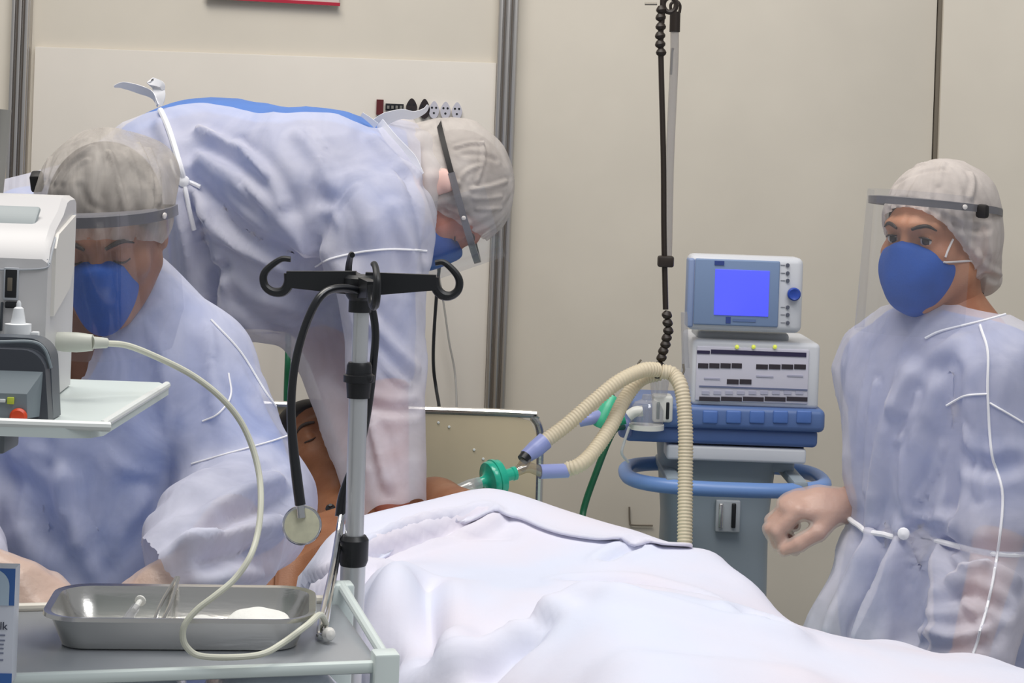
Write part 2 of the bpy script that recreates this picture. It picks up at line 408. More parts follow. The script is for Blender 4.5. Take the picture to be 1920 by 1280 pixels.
# cords on the wall
tag(MB().tube(PX([(835, 430, 4.6), (824, 500, 4.6), (818, 560, 4.6), (813, 640, 4.6), (813, 690, 4.6), (818, 730, 4.6), (824, 772, 4.55), (826, 860, 4.5), (822, 960, 4.5)]), 0.0042, 8).obj('power_cord', m_black), 'thin black cord hanging down the wall behind the headboard', 'cord')
tag(MB().tube(PX([(820, 500, 4.64), (832, 570, 4.64), (842, 640, 4.64), (853, 700, 4.64), (856, 780, 4.6), (850, 900, 4.6)]), 0.0026, 8).obj('clear_tube', clear_plastic('clear_tubing', (200, 198, 190), 0.1, 0.2, 0.3)), 'thin clear tube hanging beside the black wall cord', 'tube')
m_green = mat('green_hose', (18, 92, 62), 0.4)
tag(MB().tube(PX([(541, 540, 4.685), (541, 560, 4.6), (540, 660, 4.5), (538, 720, 4.5), (536, 790, 4.5), (530, 900, 4.45)]), 0.0075, 10).obj('oxygen_hose', m_green), 'straight dark green gas hose hanging behind the bent man', 'hose')

# ================================================================== BED, SHEETS
YAW = math.radians(20)
bu = A(math.sin(YAW), -math.cos(YAW), 0); bl = A(-math.cos(YAW), -math.sin(YAW), 0)      # towards the foot, towards its left side
bR = np.stack([-bl, bu * -1, A(0, 0, 1)], -1)
HEAD = A(-0.225, 3.887, 0)                                                              # middle of the head end
m_frame = mat('bed_frame_grey', (176, 180, 180), 0.4)
bed = empty('hospital_bed', HEAD + bu * 1.0, 'hospital bed with beige headboard under the white sheets', 'bed')
MB().box(HEAD + bu * 1.0 + A(0, 0, 0.57), (0.80, 1.96, 0.08), bR, 0.01).obj('bed_frame', m_frame, bed)
MB().box(HEAD + bu * 1.0 + A(0, 0, 0.69), (0.79, 1.92, 0.15), bR, 0.03, 3).obj('mattress', mat('mattress_blue', (120, 150, 170), 0.5), bed)
for a in (0.15, 1.85):
    for b in (-0.33, 0.33):
        q = HEAD + bu * a + bl * b
        MB().tube([q + A(0, 0, 0.5), q + A(0, 0, 0.09)], 0.02, 12).obj('leg', m_frame, bed)
        MB().lathe(q + bl * -0.012 + A(0, 0, 0.05), bl, [(0.03, 0), (0.05, 0.003), (0.05, 0.021), (0.03, 0.024)], 20).obj('caster', m_black, bed)
# headboard: beige panel in a bent steel tube frame
hd = 3.98
hb = PX([(300, 960, hd), (300, 800, hd), (306, 768, hd), (330, 752, hd), (600, 762, hd), (970, 775, hd), (1000, 783, hd), (1013, 812, hd), (1012, 870, hd), (1006, 1090, hd), (1004, 1260, hd)])
hbo = MB().tube(hb, 0.0085, 10, 6).obj('headboard_frame', m_steel, bed)
pn = [(300, 1000), (302, 800), (310, 772), (335, 758), (600, 768), (968, 781), (994, 789), (1006, 815), (1004, 1090), (300, 1070)]
pv = [P(x, y, hd) for x, y in pn]; m = MB(); n = len(pv)
m.add([v + A(0, -0.004, 0) for v in pv] + [v + A(0, 0.004, 0) for v in pv], [list(range(n))[::-1], list(range(n, 2 * n))] + [[i, (i + 1) % n, n + (i + 1) % n, n + i] for i in range(n)])
fixn(m.obj('headboard_panel', mat('headboard_beige', (204, 188, 160), 0.3, var=0.04, vscale=5), bed, False))
for px, py in ((795, 786), (822, 792), (842, 800), (889, 843), (906, 860)):
    MB().lathe(P(px, py, hd - 0.005), A(0, -1, 0), [(0.0030, 0), (0.002, 0.0015)], 10).obj('rivet', m_white, bed)

# sheets: a height field through points seen on the cloth
def rbf(pts):
    X = pts[:, :2]; n = len(X)
    def k(r2): return r2 * np.log(r2 + 1e-9) * 0.5
    K = k(((X[:, None] - X[None]) ** 2).sum(-1)) + 1e-4 * np.eye(n); Pm = np.c_[np.ones(n), X]
    S = np.linalg.solve(np.block([[K, Pm], [Pm.T, np.zeros((3, 3))]]), np.r_[pts[:, 2], np.zeros(3)])
    return lambda Y: np.concatenate([k(((c[:, None] - X[None]) ** 2).sum(-1)) @ S[:n] + np.c_[np.ones(len(c)), c] @ S[n:] for c in np.array_split(Y, max(1, len(Y) // 4000))])
CP = PX([(600, 1048, 3.02), (655, 1005, 3.06), (730, 975, 3.10), (800, 952, 3.12), (870, 934, 3.13), (920, 925, 3.13), (955, 933, 3.13), (1010, 955, 3.13), (1100, 982, 3.08),
         (1200, 1008, 3.0), (1285, 1030, 2.93), (1318, 1050, 2.86), (1360, 1092, 2.79), (1470, 1176, 2.68), (1600, 1205, 2.60), (1750, 1230, 2.52), (1920, 1262, 2.44),
         (585, 1120, 2.86), (700, 1060, 2.92), (800, 1030, 2.94), (950, 1010, 2.97), (1100, 1030, 2.9), (1230, 1045, 2.86),
         (760, 1085, 2.72), (900, 1090, 2.74), (1050, 1100, 2.72), (1200, 1110, 2.68), (1320, 1125, 2.65),
         (640, 1200, 2.62), (800, 1200, 2.50), (920, 1190, 2.5), (1010, 1160, 2.46), (1130, 1098, 2.44), (1200, 1112, 2.44), (1350, 1150, 2.42), (1500, 1192, 2.40), (1700, 1235, 2.38), (1900, 1272, 2.33),
         (760, 1275, 2.38), (900, 1270, 2.34), (1030, 1240, 2.31), (1150, 1200, 2.28), (1300, 1230, 2.25), (1500, 1270, 2.22), (1150, 1330, 2.08), (1400, 1350, 2.06), (1700, 1350, 2.15), (1850, 1360, 2.1)])
drop = []
for p in PX([(920, 925, 3.13), (1010, 955, 3.13), (1100, 982, 3.08), (1200, 1008, 3.0), (1285, 1030, 2.93)]): drop.append(p + A(0.03, 0.09, -0.10))
for p in PX([(1360, 1092, 2.79), (1470, 1176, 2.68), (1600, 1205, 2.60), (1750, 1230, 2.52), (1920, 1262, 2.44), (1285, 1030, 2.93)]):
    drop.append(p + A(0.09, 0.04, -0.10)); drop.append(p + A(0.13, 0.06, -0.32))
for p in PX([(585, 1120, 2.86), (640, 1200, 2.62), (760, 1275, 2.38), (600, 1048, 3.02)]):
    drop.append(p + A(-0.04, -0.015, -0.12)); drop.append(p + A(-0.06, -0.02, -0.34))
CPA = np.array(CP + drop); zf = rbf(CPA)
g = 0.0085
gx = np.arange(-0.52, 0.92, g); gy = np.arange(1.95, 3.30, g)
GX, GY = np.meshgrid(gx, gy, indexing='ij'); XY = np.stack([GX.ravel(), GY.ravel()], -1)
Z = zf(XY); V = np.c_[XY, Z]
nxg, nyg = len(gx), len(gy); I = np.arange(nxg * nyg).reshape(nxg, nyg)
Q = np.stack([I[:-1, :-1], I[1:, :-1], I[1:, 1:], I[:-1, 1:]], -1).reshape(-1, 4)
# keep: over the bed, behind it cut along the turned-down edge
loc = (V - HEAD); s_ = loc @ bu; t_ = loc @ bl
back = np.interp(V[:, 0], [P(600, 1048, 3.02)[0], P(800, 952, 3.12)[0], P(920, 925, 3.13)[0], P(1285, 1030, 2.93)[0], 0.75], [3.03, 3.14, 3.20, 3.12, 2.75])
keep = fmin(V[:, 2] - 0.60, back - V[:, 1], 2.02 - s_)
backfn = lambda X: np.interp(X, [P(600, 1048, 3.02)[0], P(800, 952, 3.12)[0], P(920, 925, 3.13)[0], P(1285, 1030, 2.93)[0], 0.75], [3.03, 3.14, 3.20, 3.12, 2.75])
V, Q = cut(V, Q, keep)
V = folds(V, Q, [
    ([(552, 1118), (610, 1090), (690, 1045), (790, 1010), (860, 990), (905, 970)], 0.013, -0.0240),
    ([(690, 1030), (790, 1000), (870, 985), (905, 975)], 0.02, 0.0125),
    ([(800, 1008), (900, 1012), (965, 1014)], 0.007, -0.0060),
    ([(1140, 1055), (1165, 1040), (1190, 1032)], 0.012, -0.0150),
    ([(795, 1050), (800, 1100), (805, 1160), (800, 1240)], 0.022, -0.0195), ([(770, 1050), (740, 1100), (715, 1170), (700, 1230)], 0.035, 0.0175),
    ([(660, 1110), (690, 1080), (700, 1060)], 0.015, -0.0135),
    ([(920, 1270), (980, 1215), (1020, 1175)], 0.02, -0.0210), ([(900, 1200), (1000, 1160), (1060, 1120)], 0.03, -0.0090),
    ([(1130, 1100), (1230, 1130), (1350, 1165), (1480, 1200)], 0.025, 0.0075), ([(1010, 1180), (1060, 1130), (1130, 1098)], 0.022, 0.0150), ([(1080, 1100), (1200, 1098), (1330, 1130), (1450, 1180)], 0.018, -0.0180),
    ([(800, 1250), (870, 1225), (960, 1190)], 0.02, 0.0125), ([(1180, 1240), (1300, 1250), (1500, 1275)], 0.04, 0.0075)])
V[:, 2] += 0.006 * (vnoise(V, 7, 2) - 0.5) + 0.003 * (vnoise(V, 16, 3) - 0.5)
m_sheet = mat('sheet_white_cotton', (216, 221, 238), 0.8, bump=0.0006, bscale=45, var=0.015, vscale=3, rgb2=(224, 218, 228))
sheet = mk('bed_sheet', V, Q, m_sheet)
sm = sheet.modifiers.new('thick', 'SOLIDIFY'); sm.thickness = 0.004; sm.offset = 1
tag(sheet, 'white cotton sheet draped over the lying patient', 'sheet')
# turned-down upper edge of the sheet, lying over it as a second layer
st = bvh(V, Q)
hl = np.array(snap(st, [(560, 1112), (620, 1082), (690, 1045), (790, 1008), (870, 988), (905, 978), (930, 964), (955, 972), (990, 992), (1040, 1014), (1120, 1024), (1200, 1031), (1290, 1036)], 0, 5))
hl = hl[np.argsort(hl[:, 0])]; gx_ = np.linspace(hl[0, 0], hl[-1, 0], 60); hy = np.interp(gx_, hl[:, 0], hl[:, 1])
for _ in range(8): hy[1:-1] = (hy[:-2] + 2 * hy[1:-1] + hy[2:]) / 4
hl = np.c_[gx_, hy, gx_]
lo_ = np.interp(V[:, 0], hl[:, 0], hl[:, 1])
Vf, Qf = cut(V.copy(), Q, fmin(V[:, 1] - lo_, V[:, 0] - hl[0, 0] - 0.07, hl[-1, 0] + 0.01 - V[:, 0]))
d_ = Vf[:, 1] - np.interp(Vf[:, 0], hl[:, 0], hl[:, 1])
Vf[:, 2] += 0.006 + 0.009 * np.exp(-(d_ / 0.02) ** 2)
fl_ = mk('turned_edge', Vf, Qf, m_sheet, sheet); fl_.modifiers.new('thick', 'SOLIDIFY').thickness = 0.005
# pale green under sheet on the mattress
gx = np.arange(-0.80, 0.24, 0.012); 
LS, LT = np.meshgrid(np.arange(0.10, 1.25, 0.012), np.arange(-0.44, 0.45, 0.012), indexing='ij')
B = HEAD + LS.ravel()[:, None] * bu + LT.ravel()[:, None] * bl
e = np.abs(LT.ravel()); B[:, 2] = 0.785 + 0.01 * vnoise(B, 9, 5) - np.clip(e - 0.40, 0, 1) * 3.2
I = np.arange(len(B)).reshape(LS.shape); QB = np.stack([I[:-1, :-1], I[1:, :-1], I[1:, 1:], I[:-1, 1:]], -1).reshape(-1, 4)
us = mk('under_sheet', B, QB[:, ::-1], mat('sheet_pale_green', (196, 222, 220), 0.8, bump=0.0006, bscale=50)); tag(us, 'pale green bottom sheet stretched over the mattress', 'sheet')
us.modifiers.new('t', 'SOLIDIFY').thickness = 0.003

# ================================================================== VENTILATOR
VD = 3.86
m_vw = mat('ventilator_white', (214, 216, 222), 0.4)
m_vb = mat('ventilator_blue', (90, 116, 168), 0.4)
m_vbl = mat('handle_blue', (116, 152, 212), 0.35)
m_vg = mat('column_grey', (150, 162, 172), 0.45)
vc = P(1390, 900, VD + 0.14)
ven = empty('ventilator', A(vc[0], vc[1], 0.0), 'white and blue medical ventilator with lit blue screen on a grey column', 'ventilator')
def vbox(name, x0, y0, x1, y1, d0, depth, m, bev=0.008, par=ven, R=None):
    a = P(x0, y1, d0); b = P(x1, y0, d0); c = P((x0 + x1) / 2, (y0 + y1) / 2, d0) + A(0, depth / 2, 0)
    w = (x1 - x0) / F * d0; h = (y1 - y0) / F * d0
    return MB().box(c, (w, depth, h), R, bev, 3).obj(name, m, par)
Rz = frame(math.radians(-9))
# column
top = P(1345, 880, VD + 0.12); m = MB()
cc = A(top[0], VD + 0.16, 0)
zc = [P(1345, y, VD + 0.1)[2] for y in (850, 930, 1040)]
prof = []
for z, hw, hd2 in ((0.10, 0.135, 0.11), (0.55, 0.115, 0.10), (0.80, 0.112, 0.10), (1.0, 0.13, 0.105)):
    for a in np.linspace(0, 2 * math.pi, 28, endpoint=False):
        c_, s2 = math.cos(a), math.sin(a); e = 0.45
        prof.append(A(cc[0] + hw * abs(c_) ** e * np.sign(c_), cc[1] + hd2 * abs(s2) ** e * np.sign(s2), z))
fc = [[i * 28 + j, i * 28 + (j + 1) % 28, (i + 1) * 28 + (j + 1) % 28, (i + 1) * 28 + j] for i in range(3) for j in range(28)] + [list(range(28))[::-1], list(range(84, 112))]
m.add(prof, fc); m.obj('column', m_vg, ven, 0.7)
vbox('column_panel', 1342, 938, 1388, 998, VD + 0.045, 0.014, mat('panel_grey', (176, 182, 188), 0.5), 0.003)
for x in (1352, 1376): vbox('panel_clip', x - 4, 944, x + 4, 990, VD + 0.040, 0.008, m_steel if x < 1360 else m_black, 0.002)
MB().box((cc[0], cc[1], 0.085), (0.42, 0.46, 0.05), Rz, 0.02, 3).obj('base', m_vg, ven)
for a in (-1, 1):
    for b in (-1, 1):
        q = A(cc[0] + a * 0.18, cc[1] + b * 0.2, 0.032)
        MB().lathe(q - A(0.012, 0, 0), A(1, 0, 0), [(0.02, 0), (0.032, 0.003), (0.032, 0.021), (0.02, 0.024)], 18).obj('caster', m_black, ven)
# handle ring
hc = P(1357, 893, VD + 0.10); zr = hc[2]; ring = []
for a in np.linspace(0, 2 * math.pi, 40, endpoint=False):
    c_, s2 = math.cos(a), math.sin(a); e = 0.72
    ring.append(A(hc[0] + 0.208 * abs(c_) ** e * np.sign(c_), VD + 0.10 + 0.16 * abs(s2) ** e * np.sign(s2), zr + 0.0))
ring.append(ring[0]); MB().tube(ring, 0.0155, 14, 3, False).obj('handle_ring', m_vbl, ven)
for a in (0.14, -0.12):
    MB().box(A(hc[0] + a, VD + 0.10, zr + 0.01), (0.03, 0.30, 0.02), None, 0.005).obj('handle_bracket', m_vg, ven)
vbox('top_plate', 1250, 838, 1512, 866, VD + 0.01, 0.22, m_vw, 0.006)
vbox('neck_block', 1385, 864, 1490, 885, VD + 0.08, 0.1, m_vg, 0.006)
vbox('cable_bay', 1290, 820, 1508, 842, VD + 0.03, 0.18, m_black, 0.004)
# blue drawers
bt = vbox('blue_tray', 1186, 762, 1548, 806, VD - 0.01, 0.25, m_vb, 0.012)
vbox('blue_tray_base', 1172, 800, 1534, 834, VD + 0.005, 0.23, mat('ventilator_blue_dark', (80, 106, 160), 0.45), 0.010)
for k in range(5): vbox('tray_rib', 1318 + k * 44, 770, 1346 + k * 44, 794, VD - 0.014, 0.008, mat('ventilator_blue_light', (84, 118, 186), 0.4), 0.003, bt)
# flow unit
vbox('control_unit', 1297, 640, 1537, 764, VD, 0.24, m_vw, 0.010)
vbox('face_plate', 1305, 652, 1516, 754, VD - 0.004, 0.008, mat('face_plate', (208, 206, 220), 0.45), 0.002)
m_ink = mat('print_navy', (44, 38, 72), 0.5); m_ink2 = mat('print_black', (52, 46, 54), 0.5); m_ink3 = mat('print_slate', (104, 112, 142), 0.5)
def strip(x0, y0, x1, y1, m, nseg=1):
    w = (x1 - x0) / nseg
    for k in range(nseg):
        vbox('printed_strip', x0 + k * w, y0, x0 + (k + 1) * w - (2 if nseg > 1 else 0), y1, VD - 0.0055, 0.003, m, 0)
strip(1307, 657, 1331, 663, m_ink); strip(1333, 658, 1512, 666, m_ink); strip(1309, 681, 1393, 690, m_ink2, 4); strip(1418, 683, 1513, 692, m_ink2, 4)
strip(1363, 711, 1411, 720, m_ink2, 2); strip(1311, 726, 1514, 729, m_ink3); strip(1311, 744, 1516, 752, m_ink2, 5)
for k in range(9): vbox('printed_mark', 1316 + k * 22, 733, 1330 + k * 22, 739, VD - 0.0055, 0.003, mat('print_pale', (176, 176, 196), 0.5), 0)
for x0, y0, x1 in ((1418, 704, 1450), (1476, 703, 1506), (1320, 708, 1350)): vbox('printed_mark', x0, y0, x1, y0 + 3, VD - 0.0055, 0.003, mat('print_pale', (176, 176, 196), 0.5), 0)
for px in (1382, 1413, 1453):
    MB().lathe(P(px, 650, VD - 0.006), A(0, -1, 0), [(0.0045, 0), (0.004, 0.002), (0.001, 0.004)], 12).obj('indicator_lamp', mat('lamp_yellow', (214, 220, 90), 0.4, emit=((220, 230, 90), 0.5)), ven)
# neck and tilted display
vbox('display_neck', 1308, 622, 1480, 642, VD + 0.04, 0.14, mat('neck_grey', (180, 184, 186), 0.5), 0.008)
dp = vbox('display_case', 1290, 480, 1506, 622, VD - 0.02, 0.07, m_vw, 0.014)
vbox('display_side', 1289, 484, 1302, 614, VD - 0.022, 0.05, mat('bezel_side', (140, 158, 196), 0.45), 0.005, dp)
vbox('bezel', 1302, 487, 1461, 611, VD - 0.0245, 0.01, mat('bezel_blue', (126, 148, 184), 0.45), 0.003, dp)
vbox('screen', 1340, 506, 1442, 592, VD - 0.0265, 0.006, mat('screen_lit', (60, 70, 200), 0.3, emit=((90, 98, 255), 1.0)), 0.001, dp)
vbox('logo_mark', 1340, 489, 1358, 497, VD - 0.026, 0.003, mat('print_blue', (52, 72, 140), 0.5), 0, dp)
vbox('logo_mark', 1361, 594, 1370, 606, VD - 0.026, 0.003, mat('print_blue', (52, 72, 140), 0.5), 0, dp)
vbox('logo_mark', 1374, 598, 1417, 603, VD - 0.026, 0.003, mat('print_blue2', (96, 118, 166), 0.5), 0, dp)
MB().lathe(P(1488, 551, VD - 0.022), A(0, -1, 0), [(0.0135, 0), (0.0135, 0.010), (0.011, 0.013), (0.006, 0.011)], 24).obj('dial_knob', mat('knob_blue', (44, 76, 170), 0.35), dp)
for py in (497, 512, 526, 576, 590, 605):
    MB().lathe(P(1477, py, VD - 0.021), A(0, -1, 0), [(0.0042, 0), (0.0035, 0.003)], 12).obj('key_button', mat('key_grey', (92, 96, 110), 0.5), dp)
    vbox('key_line', 1464, py - 1, 1472, py, VD - 0.0215, 0.002, mat('print_pale2', (150, 152, 160), 0.5), 0, dp)
# humidifier and valve block hanging on the left of the tray
hm = empty('humidifier', P(1222, 806, VD - 0.03), 'clear and white humidifier chamber on the blue tray end', 'humidifier')
m_cl = clear_plastic('clear_hard', (236, 236, 238), 0.12, 0.08, 0.22)
MB().lathe(P(1212, 800, VD - 0.03), A(0, 0, 1), [(0.028, 0), (0.034, 0.006), (0.034, 0.035), (0.026, 0.05), (0.012, 0.056), (0.010, 0.066)], 24).obj('chamber', m_cl, hm)
MB().lathe(P(1212, 804, VD - 0.03), A(0, 0, 1), [(0.036, 0), (0.036, 0.010)], 24).obj('heater_plate', mat('white_plastic', (222, 222, 216), 0.4), hm)
vbox('valve_block', 1224, 742, 1262, 792, VD - 0.03, 0.05, mat('white_plastic', (222, 222, 216), 0.4), 0.006, hm)
for x in (1234, 1252): vbox('valve_slot', x - 3, 754, x + 3, 786, VD - 0.033, 0.006, mat('slot_green', (60, 90, 86), 0.5) if x < 1240 else m_black, 0.002, hm)
MB().tube(PX([(1205, 770, VD - 0.05), (1190, 772, VD - 0.05), (1178, 780, VD - 0.05)]), 0.011, 12).obj('port', mat('white_plastic', (222, 222, 216), 0.4), hm)
MB().lathe(P(1172, 784, VD - 0.05), nrm(A(-1, 0, -0.3)), [(0.012, 0), (0.012, 0.016)], 16).obj('port_cap', mat('port_green', (38, 160, 120), 0.4), hm)
MB().lathe(P(1236, 738, VD - 0.02), A(0, 0, 1), [(0.016, -0.005), (0.018, 0.01), (0.02, 0.03), (0.01, 0.045)], 20).obj('outlet_bell', m_cl, hm)
vbox('side_wing', 1160, 790, 1186, 822, VD - 0.02, 0.05, mat('wing_lilac', (112, 124, 172), 0.45), 0.010, ven)

# ================================================================== HANGING CIRCUIT SUPPORT
CD = 3.62
m_brn = mat('support_black', (38, 28, 20), 0.5)
sup = empty('circuit_support', P(1237, 705, CD), 'slim black jointed cord holding up the beige breathing hoses', 'support')
MB().tube(PX([(1246, -360, CD), (1243, -10, CD), (1239, 60, CD), (1240, 140, CD), (1244, 300, CD), (1245, 440, CD), (1248, 580, CD)]), 0.0055, 10, 6).obj('rod', m_brn, sup)
def beads(pts, n, nm):
    C = spline(PX(pts), 12); L = np.linspace(0, len(C) - 1, n).astype(int)
    for i in L: 
        MB().lathe(C[i] - A(0, 0, 0.008), A(random.uniform(-.25, .25), 0, 1), [(0.005, 0), (0.0095, 0.004), (0.0105, 0.008), (0.0085, 0.012), (0.005, 0.016)], 12).obj(nm, m_brn, sup)
beads([(1241, 18, CD), (1239, 60, CD), (1240, 98, CD)], 6, 'joint_bead')
beads([(1249, 590, CD), (1252, 625, CD), (1245, 655, CD), (1238, 685, CD)], 8, 'joint_bead')
MB().box(P(1248, 490, CD), (0.031, 0.024, 0.022), None, 0.004).obj('collar', m_brn, sup)
MB().box(P(1236, 697, CD), (0.019, 0.02, 0.025), None, 0.003).obj('hose_clamp', m_brn, sup)
rg = [P(1256 + 12 * math.cos(a), 9 + 14 * math.sin(a), CD) for a in np.linspace(0, 2 * math.pi, 17)]
MB().tube(rg, 0.005, 8, 2, False).obj('ring', m_brn, sup)
MB().tube(PX([(1209, 7, CD), (1232, 7, CD)]), 0.003, 8).obj('pin', mat('pin_grey', (140, 134, 124), 0.4, 0.5), sup)
for pts in ([(1202, 674, CD), (1196, 684, CD), (1201, 697, CD), (1206, 699, CD)], [(1281, 682, CD), (1282, 696, CD), (1274, 707, CD), (1266, 704, CD)], [(1252, 690, CD), (1262, 693, CD), (1265, 702, CD)]):
    MB().tube(PX(pts), 0.0022, 6).obj('wire_hook', mat('pin_grey', (140, 134, 124), 0.4, 0.5), sup)
MB().tube(PX([(1202, 699, CD), (1238, 694, CD), (1268, 704, CD)]), 0.003, 6).obj('hook_bar', m_brn, sup)
rl = empty('clear_tube_hanger', P(1256, 480, CD + 0.06), 'clear drip tube with black end cap hanging beside the black cord', 'tube')
MB().tube(PX([(1265, 58, CD + .06), (1264, 120, CD + .06), (1256, 300, CD + .06), (1252, 480, CD + .06)]), 0.0085, 12).obj('tube_wall', clear_plastic('clear_tubing2', (222, 218, 214), 0.12, 0.15, 0.25), rl)
MB().tube(PX([(1265, 60, CD + .06), (1266, 22, CD + .06)]), 0.0105, 14).obj('end_cap', m_brn, rl)
MB().tube(PX([(1258, 22, CD + .06), (1258, 8, CD + .06), (1268, 2, CD + .06), (1275, 10, CD + .06), (1274, 24, CD + .06)]), 0.003, 8).obj('hanging_loop', m_brn, rl)
MB().tube(PX([(1262, 90, CD + .06), (1260, 100, CD + .06), (1258, 140, CD + .06)]), 0.0025, 6).obj('inner_wire', m_dark, rl)
MB().tube(PX([(1283, 585, CD + .1), (1284, 640, CD + .1), (1286, 690, CD + .1)]), 0.007, 10).obj('drip_tube', m_cl, rl)

# ================================================================== BREATHING CIRCUIT
m_hose = mat('hose_beige', (236, 224, 198), 0.5, transl=0.25)
bc = empty('breathing_circuit', P(1040, 890, 3.5), 'beige corrugated breathing hoses with lilac connectors and green filter', 'breathing circuit')
def hose(name, pts, r):
    C = spline(pts, 24); d = np.r_[0, np.cumsum(np.linalg.norm(np.diff(C, axis=0), axis=1))]; n = int(d[-1] / 0.0016)
    tt = np.linspace(0, d[-1], n); C2 = np.stack([np.interp(tt, d, C[:, i]) for i in range(3)], -1)
    return MB().tube(C2, [r + 0.0011 * math.sin(2 * math.pi * t / 0.0064) for t in tt], 12, sp=False).obj(name, m_hose, bc, True)
hose('hose', PX([(1234, 693, 3.6), (1205, 694, 3.58), (1160, 715, 3.56), (1110, 755, 3.54), (1060, 798, 3.52), (1014, 832, 3.5)]), 0.0138)
hose('hose', PX([(1236, 700, 3.63), (1200, 712, 3.62), (1170, 750, 3.6), (1145, 800, 3.56), (1110, 850, 3.52), (1085, 872, 3.5), (1062, 880, 3.5)]), 0.0138)
hose('hose', PX([(1240, 696, 3.6), (1262, 702, 3.6), (1278, 730, 3.58), (1285, 800, 3.56), (1285, 900, 3.54), (1284, 1030, 3.5), (1283, 1160, 3.46)]), 0.0142)
m_lil = mat('connector_lilac', (150, 160, 214), 0.35)
m_teal = mat('filter_teal', (34, 178, 148), 0.25, coat=0.3)
MB().tube(PX([(1022, 826, 3.5), (1003, 842, 3.49), (985, 856, 3.48)]), [0.017, 0.0165, 0.013], 16).obj('connector', m_lil, bc)
MB().tube(PX([(1064, 882, 3.5), (1012, 884, 3.48)]), [0.0135, 0.0138], 16).obj('connector', m_lil, bc)
MB().tube(PX([(1014, 884, 3.48), (990, 876, 3.47), (966, 884, 3.46)]), [0.010, 0.010, 0.0095], 14).obj('wye_piece', clear_plastic('clear_amber', (226, 212, 170), 0.14, 0.1, 0.15), bc)
MB().tube(PX([(986, 858, 3.475), (984, 866, 3.47), (975, 880, 3.465)]), [0.0105, 0.010, 0.009], 14).obj('wye_arm', clear_plastic('clear_amber', (226, 212, 170), 0.14, 0.1, 0.15), bc)
MB().tube(PX([(987, 853, 3.474), (980, 862, 3.468)]), [0.0112, 0.0112], 14).obj('wye_ring', m_black, bc)
ax = nrm(P(968, 888, 3.46) - P(893, 908, 3.42))
MB().lathe(P(897, 905, 3.42), ax, [(0.009, -0.004), (0.010, 0.010), (0.013, 0.014), (0.020, 0.017), (0.0325, 0.020), (0.034, 0.023), (0.034, 0.031), (0.036, 0.032), (0.036, 0.036), (0.034, 0.037), (0.033, 0.046), (0.024, 0.050), (0.014, 0.053), (0.0115, 0.056), (0.0115, 0.070), (0.013, 0.072), (0.013, 0.078)], 30).obj('filter', m_teal, bc)
MB().tube(PX([(900, 905, 3.42), (880, 912, 3.41), (850, 922, 3.40)]), [0.0115, 0.013, 0.010], 14).obj('clear_adapter', clear_plastic('clear_soft', (226, 230, 226), 0.12, 0.15, 0.35), bc)
MB().tube(PX([(852, 920, 3.40), (820, 916, 3.42), (790, 900, 3.46), (740, 880, 3.52), (690, 862, 3.56), (655, 845, 3.56)]), 0.006, 10).obj('breathing_tube', clear_plastic('clear_soft2', (230, 226, 214), 0.12, 0.15, 0.3), bc)
ax = nrm(P(1148, 752, 3.66) - P(1122, 792, 3.64))
fg = empty('green_connector', P(1130, 775, 3.65), 'bright green and lilac hose connector hanging behind the beige hoses', 'connector')
MB().tube(PX([(1150, 745, 3.70), (1140, 765, 3.69), (1128, 790, 3.68), (1124, 800, 3.68)]), [0.012, 0.016, 0.018, 0.014], 16).obj('connector_body', mat('connector_green', (72, 190, 150), 0.35), fg)
MB().tube(PX([(1124, 780, 3.68), (1105, 786, 3.67), (1086, 793, 3.67)]), [0.0125, 0.0115, 0.008], 14).obj('connector_tip', m_lil, fg)
MB().tube(PX([(1150, 745, 3.70), (1147, 738, 3.70)]), 0.004, 8).obj('pin', m_black, fg)
tag(MB().tube(PX([(1172, 800, 3.86), (1155, 803, 3.80), (1140, 828, 3.78), (1118, 885, 3.76), (1100, 935, 3.75), (1092, 968, 3.74), (1090, 1010, 3.7)]), 0.0068, 10).obj('oxygen_hose', m_green), 'slanting dark green gas hose between the headboard and ventilator', 'hose')
tag(MB().tube(PX([(1180, 800, 3.72), (1170, 830, 3.72), (1166, 850, 3.72), (1178, 866, 3.74)]), 0.0028, 8).obj('sampling_line', mat('line_white', (208, 210, 212), 0.4)), 'thin white sampling line looping below the humidifier', 'tube')

# ================================================================== IV POLE
ID = 2.20
iv = empty('iv_pole', A(P(650, 1240, ID)[0], ID, 0), 'aluminium drip stand with black four-hook head in the foreground', 'iv pole')
def pt(px, py): return P(px, py, ID)
m_pole = mat('pole_aluminium', (206, 208, 210), 0.3, 0.65)
zf_ = lambda px, py: pt(px, py)[2]
MB().lathe(pt(677, 590), nrm(pt(673, 700) - pt(677, 590)), [(0.0095, -0.02), (0.0095, 0.09)], 20).obj('pole_upper', m_pole, iv)
MB().lathe(pt(673, 700), nrm(pt(664, 1010) - pt(673, 700)), [(0.0112, 0.0), (0.0112, 0.22)], 20).obj('pole_middle', m_pole, iv)
q = pt(663, 1030); ax = A(0, 0, -1)
MB().lathe(q, ax, [(0.0148, 0.0), (0.0148, q[2] - 0.08)], 24).obj('pole_lower', m_pole, iv)
MB().lathe(pt(674, 682), A(0, 0, -1), [(0.013, -0.002), (0.015, 0.002), (0.0155, 0.012), (0.0185, 0.013), (0.0185, 0.021), (0.0150, 0.022), (0.0135, 0.040)], 24).obj('clamp_collar', m_black, iv)
MB().box(pt(690, 706) - A(0, 0.005, 0), (0.012, 0.02, 0.009), None, 0.003).obj('clamp_lever', m_black, iv)
MB().lathe(pt(664, 1003), A(0, 0, -1), [(0.014, 0), (0.0175, 0.005), (0.0175, 0.029), (0.0155, 0.035), (0.0148, 0.0355)], 24).obj('height_collar', m_black, iv)
